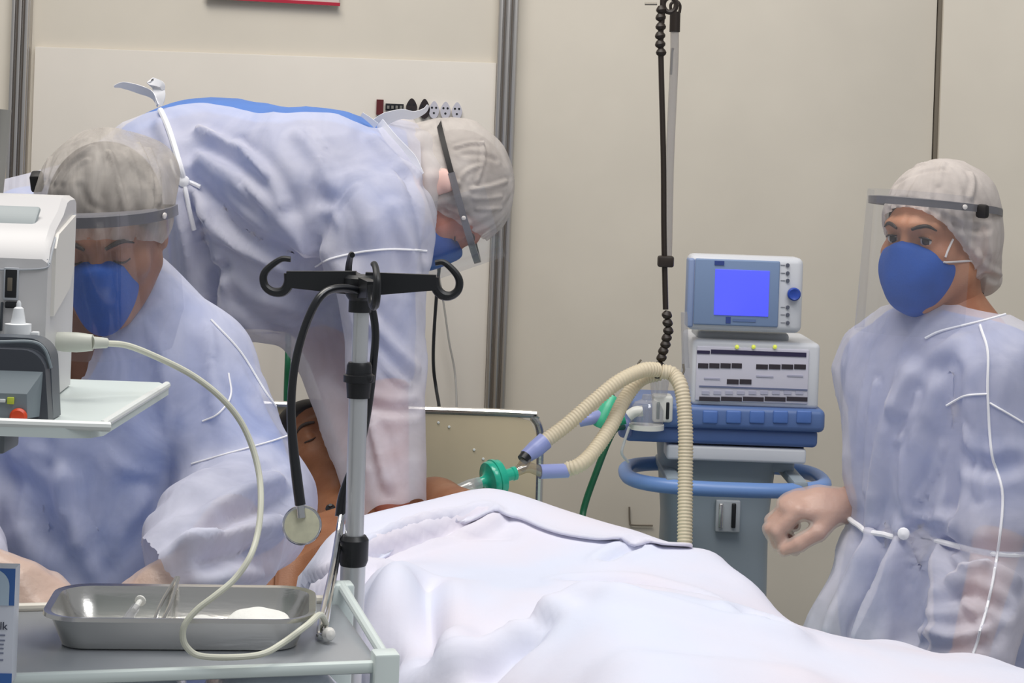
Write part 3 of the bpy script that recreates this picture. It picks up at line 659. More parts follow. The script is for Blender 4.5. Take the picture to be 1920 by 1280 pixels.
MB().lathe(pt(677, 515), A(0, 0, -1), [(0.017, 0.0), (0.0205, 0.004), (0.0205, 0.018), (0.0165, 0.026), (0.0135, 0.03), (0.0135, 0.044)], 22).obj('head_hub', m_black, iv)
def arm(a, b, h0, h1, name='arm'):
    a = np.asarray(a); b = np.asarray(b); m = MB(); t = nrm(b - a); s = nrm(np.cross(t, A(0, 0, 1))); V_ = []
    for q_, h, up in ((a, h0, 0), (b, h1, 0)):
        for sx, sz in ((-1, 0), (1, 0), (1, -1), (-1, -1)): V_.append(q_ + s * sx * 0.006 + A(0, 0, sz * h))
    m.add(V_, [[0, 1, 2, 3][::-1], [4, 5, 6, 7], [0, 1, 5, 4][::-1], [1, 2, 6, 5][::-1], [2, 3, 7, 6][::-1], [3, 0, 4, 7][::-1]])
    return fixn(m.obj(name, m_black, iv, False))
arm(pt(668, 508), pt(538, 508), 0.028, 0.019); arm(pt(686, 510), pt(818, 515), 0.028, 0.018)
MB().tube(PX([(541, 512, ID), (541, 532, ID), (531, 546, ID), (512, 547, ID), (497, 536, ID), (494, 517, ID), (504, 502, ID), (527, 486, ID), (545, 486, ID)]), [0.0055, 0.0062, 0.006, 0.0052, 0.0048, 0.0046, 0.0042, 0.0036, 0.0034], 10).obj('hook', m_black, iv)
MB().tube(PX([(815, 520, ID), (818, 540, ID), (830, 553, ID), (846, 554, ID), (859, 543, ID), (861, 525, ID), (851, 508, ID), (832, 492, ID), (816, 493, ID)]), [0.0055, 0.0062, 0.006, 0.0052, 0.0048, 0.0046, 0.0042, 0.0036, 0.0034], 10).obj('hook', m_black, iv)
# the other pair of arms points to and from the viewer
def parm(sgn, px, py):
    b = pt(px, py) + A(0, 0, 0); c = pt(677, 518)
    e = c + A((px - 677) / F * ID * 0.9, sgn * 0.085, 0.0)
    arm(c, e, 0.026, 0.018)
    d2 = nrm((e - c) * A(1, 1, 0)); z = A(0, 0, 1)
    pts = [e + z * -0.004, e + d2 * 0.004 - z * 0.018, e + d2 * 0.016 - z * 0.026, e + d2 * 0.030 - z * 0.018, e + d2 * 0.034, e + d2 * 0.026 + z * 0.012, e + d2 * 0.012 + z * 0.020, e + d2 * 0.002 + z * 0.020]
    MB().tube(pts, [0.0058, 0.006, 0.0055, 0.005, 0.0046, 0.004, 0.0036, 0.0034], 10).obj('hook', m_black, iv)
parm(-1, 712, 520); parm(1, 645, 510)
for k in range(5):
    a = 2 * math.pi * k / 5 + 0.3; q0 = A(iv.location[0], ID, 0.11); q1 = q0 + A(0.2 * math.cos(a), 0.2 * math.sin(a), -0.03)
    MB().tube([q0, q1], [0.016, 0.012], 10).obj('foot', m_steel, iv)
    MB().lathe(q1 - A(0.01, 0, 0.045), A(1, 0, 0), [(0.02, 0), (0.033, 0.003), (0.033, 0.017), (0.02, 0.02)], 16).obj('caster', m_black, iv)

# ================================================================== STETHOSCOPE
sth = empty('stethoscope', P(567, 985, 2.145), 'black stethoscope hung over the drip stand head', 'stethoscope')
m_rub = mat('stethoscope_rubber', (18, 20, 26), 0.3, coat=0.3)
MB().tube(PX([(676, 545, 2.175), (640, 540, 2.162), (610, 548, 2.150), (588, 575, 2.140), (566, 630, 2.140), (552, 690, 2.140), (546, 760, 2.140), (549, 830, 2.140), (557, 900, 2.140), (563, 946, 2.140)]), [0.0048] * 6 + [0.0054, 0.0062, 0.0062], 12).obj('tube', m_rub, sth)
MB().tube(PX([(676, 545, 2.230), (690, 560, 2.235), (700, 590, 2.235), (704, 630, 2.235), (700, 680, 2.235), (695, 730, 2.235), (686, 790, 2.235), (672, 850, 2.235), (652, 900, 2.232), (642, 935, 2.230), (638, 968, 2.225)]), [0.0048] * 7 + [0.005, 0.006, 0.0065], 12).obj('tube', m_rub, sth)
MB().tube(PX([(676, 545, 2.230), (678, 540, 2.200), (676, 545, 2.175)]), 0.0048, 12).obj('tube', m_rub, sth)
cp = P(566, 984, 2.145); n_ = nrm(A(0.12, -1, 0.12))
ch = MB().lathe(cp + n_ * -0.006, n_, [(0.012, -0.008), (0.018, -0.002), (0.0222, 0.002), (0.0228, 0.005), (0.0228, 0.009), (0.0215, 0.011), (0.0200, 0.0112)], 36).obj('chest_piece', m_chrome, sth)
MB().lathe(cp, n_, [(0.0202, 0.0035), (0.0200, 0.0052), (0.012, 0.0056)], 36).obj('diaphragm', mat('diaphragm_cream', (206, 204, 178), 0.5, var=0.05, vscale=120), ch)
MB().lathe(P(563, 950, 2.140), nrm(P(566, 975, 2.140) - P(563, 946, 2.140)), [(0.0035, -0.012), (0.005, 0.0), (0.0055, 0.012)], 14).obj('stem', m_chrome, sth)
MB().tube(PX([(640, 962, 2.225), (634, 1000, 2.20), (624, 1060, 2.14), (611, 1120, 2.06), (602, 1160, 2.0), (598, 1188, 1.965), (602, 1194, 1.955)]), 0.0034, 10).obj('binaural', m_chrome, sth)
MB().tube(PX([(643, 962, 2.225), (638, 1000, 2.21), (630, 1060, 2.16), (619, 1120, 2.08), (612, 1160, 2.01), (610, 1180, 1.975), (612, 1188, 1.96)]), 0.0034, 10).obj('binaural', m_chrome, sth)
MB().lathe(P(614, 1188, 1.95), nrm(A(0.4, -0.8, 0.1)), [(0.003, -0.006), (0.006, -0.002), (0.0075, 0.004), (0.005, 0.009), (0.001, 0.011)], 16).obj('ear_tip', mat('ear_tip_white', (220, 218, 214), 0.4), sth)

# ================================================================== INSTRUMENT CART, TRAY
cy = math.radians(15); ux = A(-math.cos(cy), -math.sin(cy), 0); uy = A(-math.sin(cy), math.cos(cy), 0)
C0 = P(722, 1238, 1.88); cR = np.stack([-ux, uy, A(0, 0, 1)], -1); ZT = P(350, 1222, 1.88)[2] - 0.004; C0[2] = ZT
LW, LD = 0.78, 0.26
cart = empty('instrument_cart', A(*(C0 + ux * LW / 2 + uy * LD / 2)[:2], 0), 'white metal instrument cart with low guard rail in the foreground', 'cart')
m_grey = mat('cart_top_grey', (168, 172, 178), 0.3, 0.3)
m_cw = mat('cart_white', (214, 224, 222), 0.35)
def cq(a, b, z=0.0): return C0 + ux * a + uy * b + A(0, 0, z)
MB().box(cq(LW / 2, LD / 2, -0.006), (LW - 0.01, LD - 0.01, 0.012), cR, 0.002).obj('cart_top', m_grey, cart)
MB().box(cq(LW / 2, 0.0, -0.003), (LW, 0.012, 0.012), cR, 0.004).obj('front_lip', m_cw, cart)
for a, b in ((0, 0), (0, LD), (LW, 0), (LW, LD)):
    z1 = 0.012 if b == 0 else 0.022
    MB().box(cq(a, b, (z1 - ZT + 0.09) / 2 + 0.0), (0.026, 0.026, ZT - 0.09 + z1), cR, 0.003).obj('leg', m_cw, cart)
    MB().lathe(cq(a, b, 0.05 - ZT) - ux * 0.011, ux, [(0.025, 0), (0.045, 0.003), (0.045, 0.019), (0.025, 0.022)], 18).obj('caster', m_black, cart)
MB().tube([cq(-0.0, 0.0, 0.006), cq(0.0, LD, 0.018)], 0.0055, 10).obj('side_rail', m_cw, cart)
MB().tube([cq(0.0, LD, 0.003), cq(LW, LD, 0.003)], 0.005, 10).obj('back_rail', mat('rail_cream', (226, 220, 208), 0.4), cart)
MB().box(cq(LW / 2, LD / 2, -0.45), (LW - 0.02, LD - 0.02, 0.02), cR, 0.003).obj('lower_shelf', m_cw, cart)
# wrapped packs on a wire tray under the top
MB().box(cq(LW / 2, LD / 2, -0.155), (LW - 0.02, LD - 0.02, 0.008), cR, 0.002).obj('middle_shelf', m_cw, cart)
def pack(a, b, w, d, h, rz, label, seedn):
    R_ = cR @ frame(rz); m = MB().box((0, 0, 0), (w, d, h), None, h * 0.3, 3); V_ = np.concatenate(m.V); V_ = V_ + 0.004 * (np.stack([vnoise(V_ + 3, 40, seedn), vnoise(V_ + 5, 40, seedn + 1), vnoise(V_ + 7, 40, seedn + 2)], -1) - 0.5)
    V_ = V_ @ R_.T + cq(a, b, -0.151 + h / 2)
    o = mk('sterile_pack', V_, m.F, mat('pack_film', (222, 232, 240), 0.2, coat=0.5, bump=0.003, bscale=50), None, True); return tag(o, label, 'pack', 'packs under the cart top')
pack(0.10, 0.09, 0.13, 0.15, 0.135, 0.10, 'pale wrapped sterile pack under the cart top, nearest its corner post', 3)
pack(0.26, 0.09, 0.15, 0.15, 0.138, -0.08, 'pale wrapped sterile pack under the cart top, below the steel tray', 7)
# steel tray
tr_c = (P(105, 1163, 1.90) + P(575, 1166, 1.94)) / 2; ty = math.radians(6); tR = frame(ty)
tx = tR[:, 0]; tyv = tR[:, 1]; rimz = ZT + 0.036
tcn = A(*(tr_c + tyv * 0.076)[:2], 0) + A(0.002, -0.040, 0)
def rr(w, d, r, z, n=8):
    out = []
    for cxs, cys, a0 in ((1, 1, 0), (-1, 1, 90), (-1, -1, 180), (1, -1, 270)):
        for k in range(n + 1):
            a = math.radians(a0 + 90 * k / n); out.append(tcn + tx * (cxs * (w / 2 - r) + r * math.cos(a)) + tyv * (cys * (d / 2 - r) + r * math.sin(a)) + A(0, 0, z))
    return out
rings = [rr(0.225, 0.103, 0.02, ZT + 0.0012), rr(0.236, 0.114, 0.026, ZT + 0.003), rr(0.258, 0.134, 0.032, ZT + 0.030), rr(0.262, 0.138, 0.034, rimz), rr(0.276, 0.152, 0.04, rimz + 0.001), rr(0.278, 0.154, 0.041, rimz - 0.003),
         rr(0.2755, 0.1515, 0.04, rimz - 0.003), rr(0.2745, 0.1505, 0.0395, rimz - 0.0005), rr(0.2645, 0.1405, 0.035, rimz - 0.002), rr(0.261, 0.137, 0.034, ZT + 0.029), rr(0.239, 0.117, 0.027, ZT + 0.0015), rr(0.225, 0.103, 0.02, ZT)]
k = len(rings[0]); Vv = [p for r_ in rings for p in r_]
Fc = [[i * k + j, i * k + (j + 1) % k, (i + 1) * k + (j + 1) % k, (i + 1) * k + j] for i in range(len(rings) - 1) for j in range(k)] + [list(range(k)), list(range((len(rings) - 1) * k, len(rings) * k))[::-1]]
tray = fixn(mk('steel_tray', Vv, Fc, m_steel, None, 0.9)); tag(tray, 'shiny stainless steel instrument tray on the cart', 'tray')
# things in the tray
def crump(name, c, r, label, cat, mm, seedn, grp=None):
    fn = lambda p: ell(p, c, r) + 0.006 * (ridged(p, 55, seedn) - 0.5)
    V_, Q_ = nets(fn, c - np.asarray(r) * 1.5, c + np.asarray(r) * 1.5, 0.0024); return tag(mk(name, V_, Q_, mm), label, cat, grp)
m_gz = mat('gauze_white', (232, 232, 228), 0.8, bump=0.001, bscale=200)
crump('gauze_wad', tcn + tx * 0.08 + tyv * 0.01 + A(0, 0, ZT + 0.013), (0.036, 0.03, 0.014), 'crumpled white gauze at the right end of the steel tray', 'gauze', m_gz, 3, 'gauze in the tray')
crump('gauze_wad', tcn + tx * 0.018 - tyv * 0.005 + A(0, 0, ZT + 0.010), (0.026, 0.026, 0.010), 'small crumpled white gauze in the middle of the steel tray', 'gauze', m_gz, 5, 'gauze in the tray')
crump('gauze_wad', tcn - tx * 0.085 - tyv * 0.008 + A(0, 0, ZT + 0.009), (0.02, 0.03, 0.009), 'little white gauze wad at the left end of the steel tray', 'gauze', m_gz, 7, 'gauze in the tray')
fz = empty('steel_forceps', tcn + A(0, 0, ZT + 0.004), 'pair of steel forceps leaning on the tray rim', 'forceps')
for s in (-1, 1):
    a = tcn - tx * 0.030 - tyv * 0.035 + A(0, 0, ZT + 0.006); b = tcn - tx * 0.012 + tyv * 0.076 + A(0, 0, rimz + 0.008)
    MB().tube([a + tx * s * 0.001, (a + b) / 2 + tx * s * 0.005, b + tx * s * 0.001], 0.0022, 8).obj('arm', m_steel, fz)
sy = empty('syringe', tcn - tx * 0.06 + A(0, 0, ZT + 0.005), 'small clear syringe lying in the left half of the tray', 'syringe')
a = tcn - tx * 0.066 - tyv * 0.03 + A(0, 0, ZT + 0.008); b = tcn - tx * 0.052 + tyv * 0.030 + A(0, 0, ZT + 0.022)
MB().tube([a, b], 0.005, 12).obj('barrel', m_cl, sy); MB().tube([b - (b - a) * 0.1, b + (b - a) * 0.25], 0.0028, 8).obj('plunger', m_gz, sy); MB().lathe(b + (b - a) * 0.25, b - a, [(0.006, 0), (0.006, 0.002)], 12).obj('plunger_cap', m_gz, sy)
# carton with printed lettering
bx1 = P(31, 1235, 1.74); bw = 0.12; bh = P(31, 1076, 1.74)[2] - ZT
bR_ = frame(math.radians(3)); bc_ = A(bx1[0] - bw / 2 - 0.009, bx1[1] + 0.026, ZT + 0.001 + bh / 2)
ctn = empty('carton', A(bc_[0], bc_[1], ZT), 'small white and blue printed carton standing at the cart corner', 'carton')
MB().box(bc_, (bw, 0.022, bh), bR_, 0.0008).obj('carton_body', mat('carton_white', (222, 226, 238), 0.5), ctn)
def lab(x0, x1, z0, z1, m, name='print'):
    c = bc_ + bR_ @ A((x0 + x1) / 2 - bw / 2, -0.0114, (z0 + z1) / 2 - bh / 2); MB().box(c, (x1 - x0, 0.0006, z1 - z0), bR_).obj(name, m, ctn)
m_cb = mat('carton_blue', (62, 108, 178), 0.45)
lab(0.0, bw, bh * 0.68, bh, m_cb, 'blue_panel'); lab(0.0, bw, 0.0, bh * 0.09, m_cb, 'blue_band')
for z, x0 in ((0.415, 0.07), (0.37, 0.08), (0.335, 0.08), (0.30, 0.075), (0.26, 0.075), (0.2, 0.082)): lab(bw - 0.045, bw - 0.0075 - 0.001 * (z < 0.36), bh * z, bh * (z + 0.012), mat('print_grey', (130, 136, 158), 0.5))
poly = [(math.cos(a) * 0.016, math.sin(a) * 0.016) for a in np.linspace(0, math.pi, 16)]
o_ = bc_ + bR_ @ A(bw / 2 - 0.021, -0.0122, bh * 0.68 - bh / 2)
fixn(MB().extrude([(-0.016, 0)] + [(x, 0.018 + y) for x, y in poly[::-1]] + [(0.016, 0)], o_, bR_[:, 0], A(0, 0, 1), bR_[:, 1], 0.0008).obj('picture_arch', mat('carton_pale', (188, 208, 226), 0.5), ctn))
def text(txt, c, size, m, par, R):
    cu = bpy.data.curves.new('lettering', 'FONT'); cu.body = txt; cu.size = size; cu.align_x = 'RIGHT'; cu.extrude = 0.0002
    t = bpy.data.objects.new('tmp', cu); COL.objects.link(t); bpy.context.view_layer.update()
    me = bpy.data.meshes.new_from_object(t); bpy.data.objects.remove(t)
    V_ = np.array([v.co[:] for v in me.vertices]); Fs = [list(p.vertices) for p in me.polygons]
    V_ = np.c_[V_[:, 0], -V_[:, 2], V_[:, 1]] @ np.asarray(R).T + c
    return mk('lettering', V_, Fs, m, par, False)
text('olk', bc_ + bR_ @ A(bw / 2 - 0.0055, -0.0118, bh * 0.47 - bh / 2), 0.0105, mat('ink_slate', (48, 54, 74), 0.5), ctn, bR_)

# ================================================================== MONITOR SHELF ON A STAND
SZ = P(100, 800, 1.65)[2]
sx1 = P(187, 803, 1.65)[0]; sy0, sy1 = 1.645, 1.99; sx0 = sx1 - 0.46
shf = empty('equipment_shelf', A(sx0 + 0.12, 1.93, ZT), 'white raised shelf on a post at the left edge, carrying the monitor', 'shelf')
poly = [(sx0, sy0), (sx1 - 0.03, sy0), (sx1 - 0.008, sy0 + 0.006), (sx1, sy0 + 0.022), (sx1 + 0.004, sy1 - 0.03), (sx1 - 0.012, sy1), (sx0, sy1)]
fixn(MB().extrude(poly, A(0, 0, SZ - 0.009), A(1, 0, 0), A(0, 1, 0), A(0, 0, 1), 0.009).obj('shelf', m_cw, shf, 0.5))
MB().tube([A(sx0 + 0.01, sy0 + 0.004, SZ + 0.002), A(sx1 - 0.03, sy0 + 0.004, SZ + 0.002), A(sx1 - 0.006, sy0 + 0.012, SZ + 0.001)], 0.0045, 10).obj('shelf_lip', m_white, shf)
MB().tube([A(sx1 - 0.001, sy0 + 0.02, SZ + 0.001), A(sx1 + 0.002, sy1 - 0.03, SZ + 0.001)], 0.004, 10).obj('shelf_lip', m_white, shf)
pc = P(6, 300, 1.95)
MB().tube([A(pc[0] - 0.024, 1.955, ZT + 0.004), A(pc[0] - 0.020, 1.955, SZ), A(pc[0] - 0.003, 1.955, P(8, 205, 1.95)[2])], 0.0085, 14).obj('post', mat('post_grey', (150, 148, 142), 0.4), shf)
MB().lathe((pc[0] - 0.024, 1.955, ZT + 0.0005), A(0, 0, 1), [(0.024, 0), (0.024, 0.006), (0.012, 0.012)], 20).obj('foot_plate', m_vg, shf)
MB().box((P(18, 818, 1.7)[0] - 0.02, 1.70, SZ - 0.020), (0.045, 0.05, 0.02), None, 0.003).obj('bracket', mat('bracket_grey', (110, 116, 122), 0.5), shf)
# monitor
m_mon = mat('monitor_white', (208, 206, 206), 0.42, var=0.015, vscale=6)
m_mons = mat('monitor_grey', (176, 180, 186), 0.45)
mx1 = P(86, 600, 1.76)[0]; mxb = P(136, 600, 1.93)[0]; mx0 = mx1 - 0.24
zt_f = P(70, 470, 1.76)[2]; zt_b = P(100, 366, 1.9)[2]
mon = empty('patient_monitor', A(mx1 - 0.1, 1.84, SZ), 'white patient monitor case with handle recess on the raised shelf', 'monitor')
yb = 1.93
prof = [(1.76, SZ + 0.002), (1.76, zt_f - 0.03), (1.762, zt_f - 0.008), (1.772, zt_f + 0.006), (1.80, zt_f + 0.022), (1.845, zt_b - 0.014), (1.868, zt_b - 0.002), (1.885, zt_b), (yb - 0.012, zt_b), (yb - 0.003, zt_b - 0.004), (yb, zt_b - 0.014), (yb, SZ + 0.002)]
mb = MB(); n = len(prof); V_ = []
ins = [0.0, 0.0, 0.001, 0.003, 0.004, 0.004, 0.003, 0.003, 0.002, 0.002, 0.001, 0]
for xx, sgn in ((mx0, 1), (mx0 + 0.004, 0), (mx1 - 0.006, 0), (mx1, -1)):
    for (y_, z_), q_ in zip(prof, ins):
        V_.append(A(xx + (y_ - 1.76) / 0.17 * (mxb - mx1) * (1 if sgn <= 0 else 1) , y_, z_ - (0.004 if sgn != 0 and z_ > SZ + 0.01 else 0)))
Fc = [[i * n + j, i * n + (j + 1) % n, (i + 1) * n + (j + 1) % n, (i + 1) * n + j] for i in range(3) for j in range(n)] + [list(range(n)), list(range(3 * n, 4 * n))[::-1]]
mb.add(V_, Fc); fixn(mb.obj('case', m_mon, mon, 0.5))
def mpt(x, y_, z_): return A(x + (y_ - 1.76) / 0.17 * (mxb - mx1), y_, z_)
MB().box(mpt(mx1 - 0.105, 1.815, zt_f + 0.0285), (0.17, 0.03, 0.006), frame(0, math.radians(40)), 0.003).obj('handle_recess', mat('recess_grey', (150, 158, 160), 0.5), mon)
MB().tube([mpt(mx1 + 0.0005, 1.765, zt_f - 0.012), mpt(mx1 + 0.0005, 1.80, zt_f + 0.012), mpt(mx1 + 0.0005, 1.85, zt_b - 0.03), mpt(mx1 + 0.0005, 1.92, zt_b - 0.02)], 0.0012, 6).obj('side_seam', m_mons, mon)
MB().tube([mpt(mx0 + 0.02, 1.7595, zt_f - 0.020), mpt(mx1 - 0.02, 1.7595, zt_f - 0.018), mpt(mx1 - 0.001, 1.765, zt_f - 0.008)], 0.001, 6).obj('front_seam', m_mons, mon)
for x0_, y0_, x1_, y1_, mm in ((6, 502, 36, 562, m_mons), (9, 505, 34, 558, m_black), (14, 520, 25, 545, m_dark), (10, 566, 34, 577, m_black), (0, 566, 6, 620, mat('side_black', (60, 66, 72), 0.5))):
    a = P(x0_, y1_, 1.7585); b = P(x1_, y0_, 1.7585)
    MB().box((a + b) / 2 - A(0, 0.0002 * (mm is not m_mons) + 0.0004 * (mm is m_dark), 0), (b[0] - a[0], 0.004, abs(b[2] - a[2])), None, 0.0008).obj('port', mm, mon)
# raised side plate with the cable socket
pl = [mpt(mx1, 1.785, SZ + 0.085), mpt(mx1, 1.785, SZ + 0.150), mpt(mx1, 1.80, SZ + 0.163), mpt(mx1, 1.905, SZ + 0.178), mpt(mx1, 1.905, SZ + 0.125), mpt(mx1, 1.88, SZ + 0.105)]
m = MB(); k = len(pl); m.add([p for p in pl] + [p + A(0.0035, 0, 0) for p in pl], [list(range(k)), list(range(k, 2 * k))[::-1]] + [[i, (i + 1) % k, k + (i + 1) % k, k + i] for i in range(k)]); fixn(m.obj('side_plate', mat('plate_cream', (226, 222, 216), 0.45), mon, False))
plug = empty('monitor_cable', P(150, 640, 1.83), 'off-white monitor cable plugged into the side and looping down to the tray', 'cable')
m_cab = mat('cable_cream', (212, 212, 196), 0.42)
MB().tube(PX([(100, 639, 1.83), (128, 641, 1.83), (160, 642, 1.83), (174, 642, 1.83)]), [0.0085, 0.0098, 0.0098, 0.0085, 0.008], 16).obj('plug', mat('plug_grey', (198, 200, 190), 0.45), plug)
MB().tube(PX([(172, 642, 1.83), (200, 643, 1.84)]), [0.0062, 0.0050], 12).obj('strain_relief', mat('plug_grey', (198, 200, 190), 0.45), plug)
cab = PX([(195, 643, 1.84), (240, 648, 1.86), (300, 672, 1.88), (360, 703, 1.90), (410, 741, 1.91), (448, 785, 1.92), (472, 835, 1.92), (486, 890, 1.91), (489, 945, 1.89), (483, 1000, 1.87), (468, 1045, 1.85), (440, 1085, 1.84), (405, 1115, 1.83), (370, 1142, 1.825), (347, 1170, 1.822), (343, 1195, 1.823)])
tail = [P(352, 1215, 1.825), P(375, 1229, 1.828)]
cab += tail + [P(430, 1232, 1.83), P(490, 1226, 1.84), P(530, 1205, 1.858), P(575, 1172, 1.875), P(600, 1152, 1.93), P(612, 1170, 1.99)]
C_ = spline(cab, 8); C_[:, 2] = np.maximum(C_[:, 2], ZT + 0.004); MB().tube(C_, 0.0032, 10, sp=False).obj('wire', m_cab, plug)
# dark grey probe/charger device with orange button
dv = empty('handheld_charger', A(P(20, 790, 1.68)[0], 1.69, SZ), 'dark grey device with round orange button at the shelf front', 'device')
m_dg = mat('device_grey', (84, 90, 98), 0.4); m_dl = mat('device_grey_light', (128, 138, 144), 0.45)
def dprof(xr, y0_, y1_, z1_, rad, name, mm, x0_=None, bev=True):
    x0_ = xr - 0.16 if x0_ is None else x0_
    poly = [(x0_, SZ + 0.001), (xr, SZ + 0.001)] + [(xr - 0.004 - rad + rad * math.cos(a), z1_ - rad + rad * math.sin(a)) for a in np.linspace(0, math.pi / 2, 8)] + [(x0_, z1_)]
    return fixn(MB().extrude(poly, A(0, y0_, 0), A(1, 0, 0), A(0, 0, 1), A(0, 1, 0), y1_ - y0_).obj(name, mm, dv, 0.6))
dprof(P(108, 700, 1.70)[0], 1.69, 1.718, P(80, 632, 1.70)[2], 0.022, 'back_shell', m_dg)
dprof(P(97, 700, 1.678)[0], 1.672, 1.692, P(80, 656, 1.675)[2], 0.022, 'front_shell', mat('device_grey_dark', (66, 70, 78), 0.4))
MB().tube([A(P(0, 640, 1.685)[0], 1.684, P(0, 641, 1.685)[2]), A(P(60, 640, 1.685)[0], 1.684, P(60, 641, 1.685)[2]), A(P(84, 650, 1.685)[0], 1.684, P(86, 655, 1.685)[2]), A(P(96, 690, 1.685)[0], 1.684, P(96, 690, 1.685)[2])], 0.0018, 8).obj('shell_edge', m_dl, dv)
# handset resting in the cradle
hx = P(56, 760, 1.665)[0]
pr = [(hx - 0.09, SZ + 0.0055), (hx + 0.002, SZ + 0.0055), (hx, P(56, 740, 1.665)[2]), (hx - 0.09, P(0, 737, 1.665)[2])]
m = MB(); zlo = SZ + 0.0055
zz1 = P(30, 737, 1.66)[2]; zz2 = P(30, 690, 1.672)[2]
V_ = [A(hx - 0.09, 1.657, zlo), A(hx, 1.657, zlo), A(hx - 0.001, 1.657, zz1), A(hx - 0.09, 1.657, zz1), A(hx - 0.09, 1.674, zlo), A(hx + 0.008, 1.674, zlo), A(hx + 0.010, 1.674, zz2), A(hx - 0.09, 1.674, zz2)]
m.add(V_, [[0, 1, 2, 3], [4, 7, 6, 5], [1, 5, 6, 2], [0, 3, 7, 4], [3, 2, 6, 7], [0, 4, 5, 1]]); fixn(m.obj('handset', m_dl, dv, False))
MB().lathe(P(35, 781, 1.656) + A(0, 0, 0), A(0, -1, 0), [(0.0078, 0), (0.0078, 0.002), (0.006, 0.004), (0.002, 0.0045)], 24).obj('orange_button', mat('button_orange', (214, 72, 32), 0.35), dv)
MB().box(P(20, 751, 1.6555), (0.0062, 0.002, 0.0062), None, 0.0006).obj('green_label', mat('label_lime', (196, 210, 72), 0.5), dv)
MB().box(P(4, 751, 1.6555), (0.006, 0.002, 0.003), None, 0.0006).obj('white_label', m_white, dv)
# dropper bottle
bo = empty('dropper_bottle', A(P(33, 700, 1.74)[0], 1.738, SZ), 'white dropper bottle with pointed nozzle behind the grey device', 'bottle')
bp = A(P(33, 634, 1.738)[0], 1.738, SZ + 0.001); zb1 = P(33, 634, 1.738)[2] - bp[2]
MB().lathe(bp, A(0, 0, 1), [(0.0145, 0), (0.015, 0.002), (0.015, zb1 - 0.006), (0.013, zb1)], 24).obj('bottle_body', m_white, bo)
MB().lathe(bp + A(0, 0, zb1), A(0, 0, 1), [(0.0122, 0), (0.0122, 0.0135), (0.008, 0.014)], 24).obj('cap_skirt', mat('cap_white', (238, 240, 242), 0.35), bo)
MB().lathe(bp + A(0, 0, zb1 + 0.014), A(0, 0, 1), [(0.007, 0), (0.0052, 0.010), (0.0045, 0.014), (0.0022, 0.0155), (0.0022, 0.0185), (0.0012, 0.021)], 20).obj('nozzle', mat('cap_white', (238, 240, 242), 0.35), bo)
MB().box(A(P(66, 628, 1.738)[0], 1.738, P(66, 628, 1.738)[2]), (0.007, 0.007, 0.0065), None, 0.001).obj('cap_hinge', mat('cap_white', (238, 240, 242), 0.35), bo)
# ================================================================== PEOPLE
def basis(f, up):
    f = nrm(f); z = nrm(np.asarray(up, float) - f * np.dot(f, up)); return np.stack([np.cross(f, z), f, z], -1)
class Head:
    def __init__(s, c, f, up, sc=1.0): s.c = np.asarray(c, float); s.R = basis(f, up); s.s = sc
    def L(s, p): return ((p - s.c) @ s.R) / s.s
    def W(s, q): return s.c + s.s * (np.asarray(q, float) @ s.R.T)
def head_d(q, eyes='open', neck=True):
    ax = np.abs(q[:, 0]); m = np.c_[ax, q[:, 1], q[:, 2]]                        # mirrored copy for paired features
    d = ell(q, (0, -0.012, 0.028), (0.073, 0.096, 0.086))
    d = smin(d, ell(q, (0, 0.028, -0.035), (0.060, 0.062, 0.080)), 0.03)
    d = smin(d, rc(m, (0.050, 0.0, -0.050), (0.018, 0.062, -0.098), 0.024, 0.018), 0.03)
    d = smin(d, ell(q, (0, 0.066, -0.101), (0.020, 0.018, 0.016)), 0.02)
    d = smin(d, ell(m, (0.042, 0.058, -0.024), (0.022, 0.020, 0.018)), 0.02)
    d = smin(d, rc(m, (0.008, 0.086, 0.024), (0.044, 0.070, 0.024), 0.010, 0.008), 0.016)
    d = smax(d, -ell(m, (0.031, 0.098, 0.004), (0.019, 0.018, 0.011)), 0.014)
    d = smin(d, rc(q, (0, 0.086, 0.012), (0, 0.104, -0.027), 0.0065, 0.0105), 0.010)
    d = smin(d, ell(m, (0.011, 0.096, -0.031), (0.008, 0.010, 0.007)), 0.006)
    d = smax(d, -ell(m, (0.0065, 0.103, -0.040), (0.0035, 0.006, 0.005)), 0.003)
    d = smin(d, ell(q, (0, 0.088, -0.060), (0.023, 0.011, 0.0065)), 0.006)
    d = smin(d, ell(q, (0, 0.087, -0.071), (0.020, 0.011, 0.0070)), 0.006)
    d = smax(d, -ell(q, (0, 0.100, -0.0655), (0.021, 0.009, 0.0018)), 0.003)
    eb = np.sqrt(((m - A(0.031, 0.0735, 0.003)) ** 2).sum(1)) - 0.0138
    if eyes == 'open': eb = smax(eb, -ell(m, (0.031, 0.088, 0.0022), (0.0125, 0.016, 0.0052)), 0.0015)
    d = smin(d, eb, 0.003)
    ear = smax(ell(m, (0.077, -0.016, -0.006), (0.008, 0.019, 0.033)), -ell(m, (0.084, -0.012, -0.004), (0.006, 0.010, 0.020)), 0.004)
    d = smin(d, ear, 0.006)
    if neck: d = smin(d, rc(q, (0, -0.022, -0.050), (0, -0.034, -0.15), 0.052, 0.055), 0.03)
    return d
def fsurf(x, z, eyes='open'):
    y = np.linspace(0.14, 0.0, 280); d = head_d(np.c_[np.full(280, x), y, np.full(280, z)], eyes); i = np.argmax(d < 0); return A(x, y[i], z)
